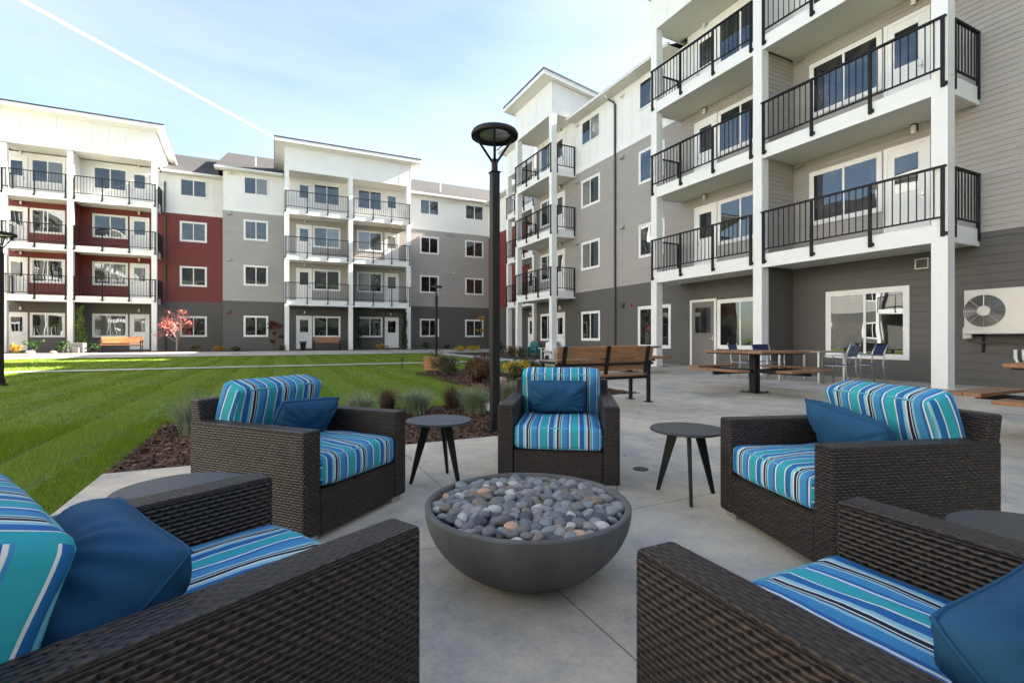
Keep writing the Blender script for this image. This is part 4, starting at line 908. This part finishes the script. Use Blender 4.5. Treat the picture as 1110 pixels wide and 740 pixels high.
def shrub(name, label, cat, loc, rx, h, m, n=700, size=.05, group=None, seed=1, stem=True, top=None):
    rg = np.random.default_rng(seed); t = thing(name, label, cat, loc, 0, group)
    cs = [(rg.normal(0, rx * .4), rg.normal(0, rx * .4), h * rg.uniform(.3, .85), rg.uniform(.5, 1)) for _ in range(9)]
    V, Fc = leafcloud(n, cs, min(rx, h) * .55, size, rs=seed); V[:, 2] = np.maximum(V[:, 2], .01); npmesh('foliage', V, Fc, m, t)
    b = MB()
    for k in range(4): a = rg.uniform(0, 6.3); b.tube([(0, 0, -.02), (math.cos(a) * rx * .3, math.sin(a) * rx * .3, h * .45), (math.cos(a) * rx * .5, math.sin(a) * rx * .5, h * .75)], [.012, .008, .004], 5)
    b.build('stem', M['bark'], t)
    return t
def tree(name, label, loc, h, spread, m, bark, n, size, seed, trunk_r=.04, low=.25, clumps=16):
    rg = np.random.default_rng(seed); t = thing(name, label, 'tree', loc, 0, 'small young trees in the far bed'); b = MB()
    b.tube([(0, 0, -.05), (.02, .01, h * low), (.04, 0, h * .6), (.02, .03, h * .92)], [trunk_r, trunk_r * .8, trunk_r * .45, trunk_r * .15], 8); cs = []
    for k in range(clumps):
        a = k * 2.4 + rg.normal(0, .3); f = rg.uniform(low, .95); r = spread * (1.05 - f * .7) * rg.uniform(.55, 1.05); zz = h * f + r * .25
        e = (math.cos(a) * r, math.sin(a) * r, zz); b.tube([(.02, 0, h * max(low * .85, f - .22)), (e[0] * .5, e[1] * .5, zz - .12), e], [trunk_r * .4, trunk_r * .25, trunk_r * .1], 5); cs.append((*e, rg.uniform(.5, 1.1)))
    b.build('trunk', bark, t, smooth=True)
    V, Fc = leafcloud(n, cs, spread * .36, size, .7, seed); npmesh('crown', V, Fc, m, t); return t
tree('maple_tree', 'small red maple with leaves and trunk coloured sunlit in front of the red section', (-5.5, 36.6, zg(36.6)), 2.6, 1.3, LM['red'], M['barkp'], 1150, .06, 4, .05, .25, 24)
tree('maple_tree', 'small dark red maple in front of the grey section', (.0, 36.2, zg(36.2)), 1.95, .65, LM['dred'], M['bark'], 700, .07, 9, .03, .2, 10)
tree('young_tree', 'thin young tree with yellow leaves before the grey corner', (14.2, 34.6, zg(34.6)), 2.6, .42, LM['yellow'], M['bark'], 420, .075, 12, .025, .42, 9)
def arborvitae(label, loc, h, r, m, seed):
    rg = np.random.default_rng(seed); t = thing('arborvitae', label, 'conifer', loc, 0, 'columnar conifers against the far block')
    cs = [(rg.normal(0, r * .25), rg.normal(0, r * .25), h * (.06 + .92 * k / 22), max(.25, (1 - (k / 22) ** 2.2)) * rg.uniform(.8, 1.15)) for k in range(23)]
    V, Fc = leafcloud(1500, cs, r, .06, 1.6, seed); V[:, 2] = np.maximum(V[:, 2], .02); npmesh('crown', V, Fc, m, t)
    MB().tube([(0, 0, -.03), (0, 0, h * .9)], [.03, .01], 6).build('trunk', M['bark'], t); return t
arborvitae('columnar conifer coloured sunlit lime green beside the white column of the red section', (-10.35, 37.4, zg(37.4)), 2.75, .27, LM['lime'], 3)
arborvitae('dark columnar conifer right of the middle column of the grey section', (5.35, 35.7, zg(35.7)), 2.9, .27, LM['dgreen'], 5); arborvitae('dark columnar conifer at the last column of the grey section', (8.55, 35.5, zg(35.5)), 2.8, .25, LM['dgreen'], 6)
beds = [(-12.9, 36.4, .35, .6, 'yellow', 'yellow leaved low shrub at the foot of the left door'), (-12.2, 36.5, .38, .75, 'green', 'round green shrub under the left ground floor window'), (-10.95, 36.6, .3, .7, 'green', 'green shrub just left of the lime conifer'),
        (-9.5, 36.8, .3, .55, 'green', 'green shrub right of the lime conifer'), (-14.1, 36.6, .35, .75, 'green', 'green shrub beside the lamp post on the far left'), (-4.6, 36.6, .25, .4, 'olive', 'small olive shrub right of the red maple'),
        (-3.2, 36.3, .3, .35, 'yellow', 'low yellowing shrub left of the downspout'), (-2.2, 36.0, .3, .3, 'olive', 'low olive shrub under the first grey window'), (.5, 35.8, .35, .38, 'olive', 'low olive shrub right of the dark maple'),
        (6.9, 35.6, .35, .45, 'yellow', 'golden grass like shrub by the last white door'), (10.2, 35.8, .28, .6, 'dgreen', 'dark upright shrub under the right grey window'), (11.9, 35.9, .25, .35, 'green', 'small green shrub between the grey windows'),
        (12.0, 33.2, .45, .35, 'flower', 'yellow flowering clump at the bend of the path, left'), (12.9, 33.0, .45, .35, 'flower', 'yellow flowering clump at the bend of the path, right'), (13.0, 29.0, .5, .9, 'green', 'bushy green shrub at the red corner'), (12.0, 26.0, .5, .7, 'dgreen', 'dark bushy shrub in front of the set back columns'),
        (11.6, 23.6, .45, .65, 'rust', 'reddish shrub in front of the teal chair'), (11.3, 22.2, .35, .5, 'olive', 'olive shrub near the half hidden teal chair')]
for i, (x, y, rx, h, m, lab) in enumerate(beds): shrub('shrub', lab, 'shrub', (x, y, zg(y) - .01), rx, h, LM[m], 520, .05, 'shrubs in the far beds', 20 + i)
near = [(4.3, 12.9, .5, .6, 'olive', 'olive brown shrub at the far tip of the mulch bed'), (4.9, 11.6, .5, .55, 'rust', 'rusty brown shrub in the middle of the mulch bed'), (4.35, 10.6, .3, .3, 'rust', 'low rusty shrub at the lawn side of the mulch bed'),
        (5.3, 13.2, .5, .5, 'rust', 'rusty shrub behind the lamp post'), (5.1, 10.0, .35, .45, 'flower', 'yellow flowering plant right of the lamp post'), (4.6, 9.0, .4, .45, 'olive', 'olive green shrub close behind the chair that faces the camera'),
        (5.7, 11.0, .4, .5, 'olive', 'olive shrub right of the yellow flowers')]
for i, (x, y, rx, h, m, lab) in enumerate(near): shrub('shrub', lab, 'shrub', (x, y, -.01), rx, h, LM[m], 1500, .035, 'shrubs in the mulch bed', 60 + i)
def grass_clump(label, loc, h, r, m, n, seed):
    rg = np.random.default_rng(seed); V = []; Fc = []
    for k in range(n):
        a = rg.uniform(0, 6.3); le = rg.uniform(.15, 1.0); hh = h * rg.uniform(.6, 1.1); b0 = rg.normal(0, r * .14, 2); w = .0035 * rg.uniform(.7, 1.4); tx, ty = -math.sin(a) * w, math.cos(a) * w
        P = [(b0[0] + math.cos(a) * r * le * f ** 1.5, b0[1] + math.sin(a) * r * le * f ** 1.5, hh * (f - .35 * le * f ** 3)) for f in (0, .35, .7, 1)]; i = len(V)
        for (x, y, z), q in zip(P, (1, .9, .6, .15)): V += [(x - tx * q, y - ty * q, z), (x + tx * q, y + ty * q, z)]
        Fc += [(i + 2 * j, i + 2 * j + 1, i + 2 * j + 3, i + 2 * j + 2) for j in range(3)]
    o = npmesh('ornamental_grass', V, Fc, m, None, loc); return tag(o, label, 'ornamental grass', 'ornamental grass clumps along the patio')
grass_clump('pale ornamental grass behind the back corner of the left chair', (-.75, 6.25, -.02), .52, .42, LM['pale'], 700, 1); grass_clump('pale ornamental grass just above the arm of the left chair', (1.0, 6.5, -.02), .42, .36, LM['pale'], 600, 2)
grass_clump('bronze sedge clump above the arm of the left chair', (1.45, 7.0, -.02), .4, .3, LM['brownb'], 450, 3); grass_clump('pale ornamental grass in the middle of the strip of bed', (1.75, 6.6, -.02), .42, .38, LM['pale'], 650, 4)
grass_clump('bronze sedge clump left of the pale grass by the lamp post', (2.4, 6.95, -.02), .4, .3, LM['brownb'], 450, 5); grass_clump('pale ornamental grass nearest the lamp post', (2.5, 6.3, -.02), .45, .4, LM['pale'], 750, 6)
grass_clump('yellowish grass clump right of the lamp post behind the chair', (3.75, 7.75, -.02), .35, .35, LM['pale'], 500, 7)
for i, (x, y, s_, lab) in enumerate(((-12.0, 35.5, .2, 'reddish landscape rock in front of the round green shrub'), (-11.0, 35.4, .17, 'reddish landscape rock near the white column'), (4.75, 10.3, .16, 'grey brown rock lying in the mulch bed'))):
    bm = bmesh.new(); bmesh.ops.create_icosphere(bm, subdivisions=3, radius=s_); rg = np.random.default_rng(i); ph = rg.uniform(0, 6, 3)
    for v in bm.verts: v.co *= 1 + .18 * math.sin(v.co.x / s_ * 2.6 + ph[0]) * math.cos(v.co.y / s_ * 2.2 + ph[1]); v.co.z *= .62
    me = bpy.data.meshes.new('landscape_rock'); bm.to_mesh(me); bm.free(); me.shade_smooth(); me.materials.append(M['rock']); o = bpy.data.objects.new('landscape_rock', me); COL.objects.link(o); o.location = (x, y, zg(y) + .04); tag(o, lab, 'rock')

dx_, dy_ = cw(1.02, 3.86)
tag(MB().lathe([(0, .006), (.055, .006), (.06, .003), (.062, .0)], 24, (dx_, dy_, .001)).build('drain_cover', M['plantpot'], smooth=False), 'small dark round cover set in the concrete beside the chair facing the camera', 'drain cover')
lv = []
for k in range(150):
    y = rng.uniform(.5, 12); x = rng.uniform(-.9, 11) if k < 60 else rng.uniform(-5, 3.5); 
    if k >= 60 and y < 7.3 and x > -1.2: continue
    a = rng.uniform(0, 6.28); l_ = rng.uniform(.006, .02) if k < 60 else rng.uniform(.018, .035); z = .004 if k < 60 else .02; c, s_ = math.cos(a) * l_, math.sin(a) * l_
    lv += [(x - c, y - s_, z), (x + s_ * .5, y - c * .5, z + .006), (x + c, y + s_, z + .002), (x - s_ * .5, y + c * .5, z + .007)]
tag(npmesh('fallen_leaves', lv, np.arange(len(lv)).reshape(-1, 4), LM['rust']), 'small brown fallen leaves and crumbs scattered over lawn and patio', 'leaves', kind='stuff')

# ------------------------------------------------------------------ vapour trail, level at 1200 m
cm = bpy.data.materials.new('vapour_trail'); cm.use_nodes = True; t = cm.node_tree; l = t.links.new; bs_ = t.nodes['Principled BSDF']; bs_.inputs['Base Color'].default_value = (.95, .95, .95, 1); bs_.inputs['Roughness'].default_value = 1
lw = N(t, 'ShaderNodeLayerWeight'); lw.inputs['Blend'].default_value = .5; tr = N(t, 'ShaderNodeBsdfTransparent'); mi = N(t, 'ShaderNodeMixShader'); tl = N(t, 'ShaderNodeBsdfTranslucent'); tl.inputs['Color'].default_value = (1, 1, 1, 1); ad = N(t, 'ShaderNodeMixShader')
l(bs_.outputs[0], ad.inputs[1]); l(tl.outputs[0], ad.inputs[2])
nn = N(t, 'ShaderNodeTexNoise'); nn.inputs['Scale'].default_value = .03; nn.inputs['Detail'].default_value = 4; to_ = N(t, 'ShaderNodeTexCoord'); l(to_.outputs['Object'], nn.inputs['Vector'])
ma = N(t, 'ShaderNodeMath', operation='MULTIPLY_ADD'); ma.inputs[1].default_value = .72; l(nn.outputs['Fac'], ma.inputs[0]); l(lw.outputs['Facing'], ma.inputs[2]); cl = N(t, 'ShaderNodeClamp'); l(ma.outputs[0], cl.inputs[0])
l(cl.outputs[0], mi.inputs[0]); l(ad.outputs[0], mi.inputs[1]); l(tr.outputs[0], mi.inputs[2]); l(mi.outputs[0], t.nodes['Material Output'].inputs[0])
pts = []
for px, py in ((-100, -67), (20, -1), (160, 75), (300, 151), (380, 194)):
    d = 1200 * 528 / (366 - py); x, y = cw((px - 555) / 528 * d, d); pts.append(Vector((x, y, 1200)))
a, e = pts[0], pts[-1]
tag(MB().tube([a + (e - a) * k / 40 for k in range(41)], 7, 20, cap=False).build('vapour_trail', cm, smooth=True), 'thin white vapour trail crossing the sky on the left', 'vapour trail')
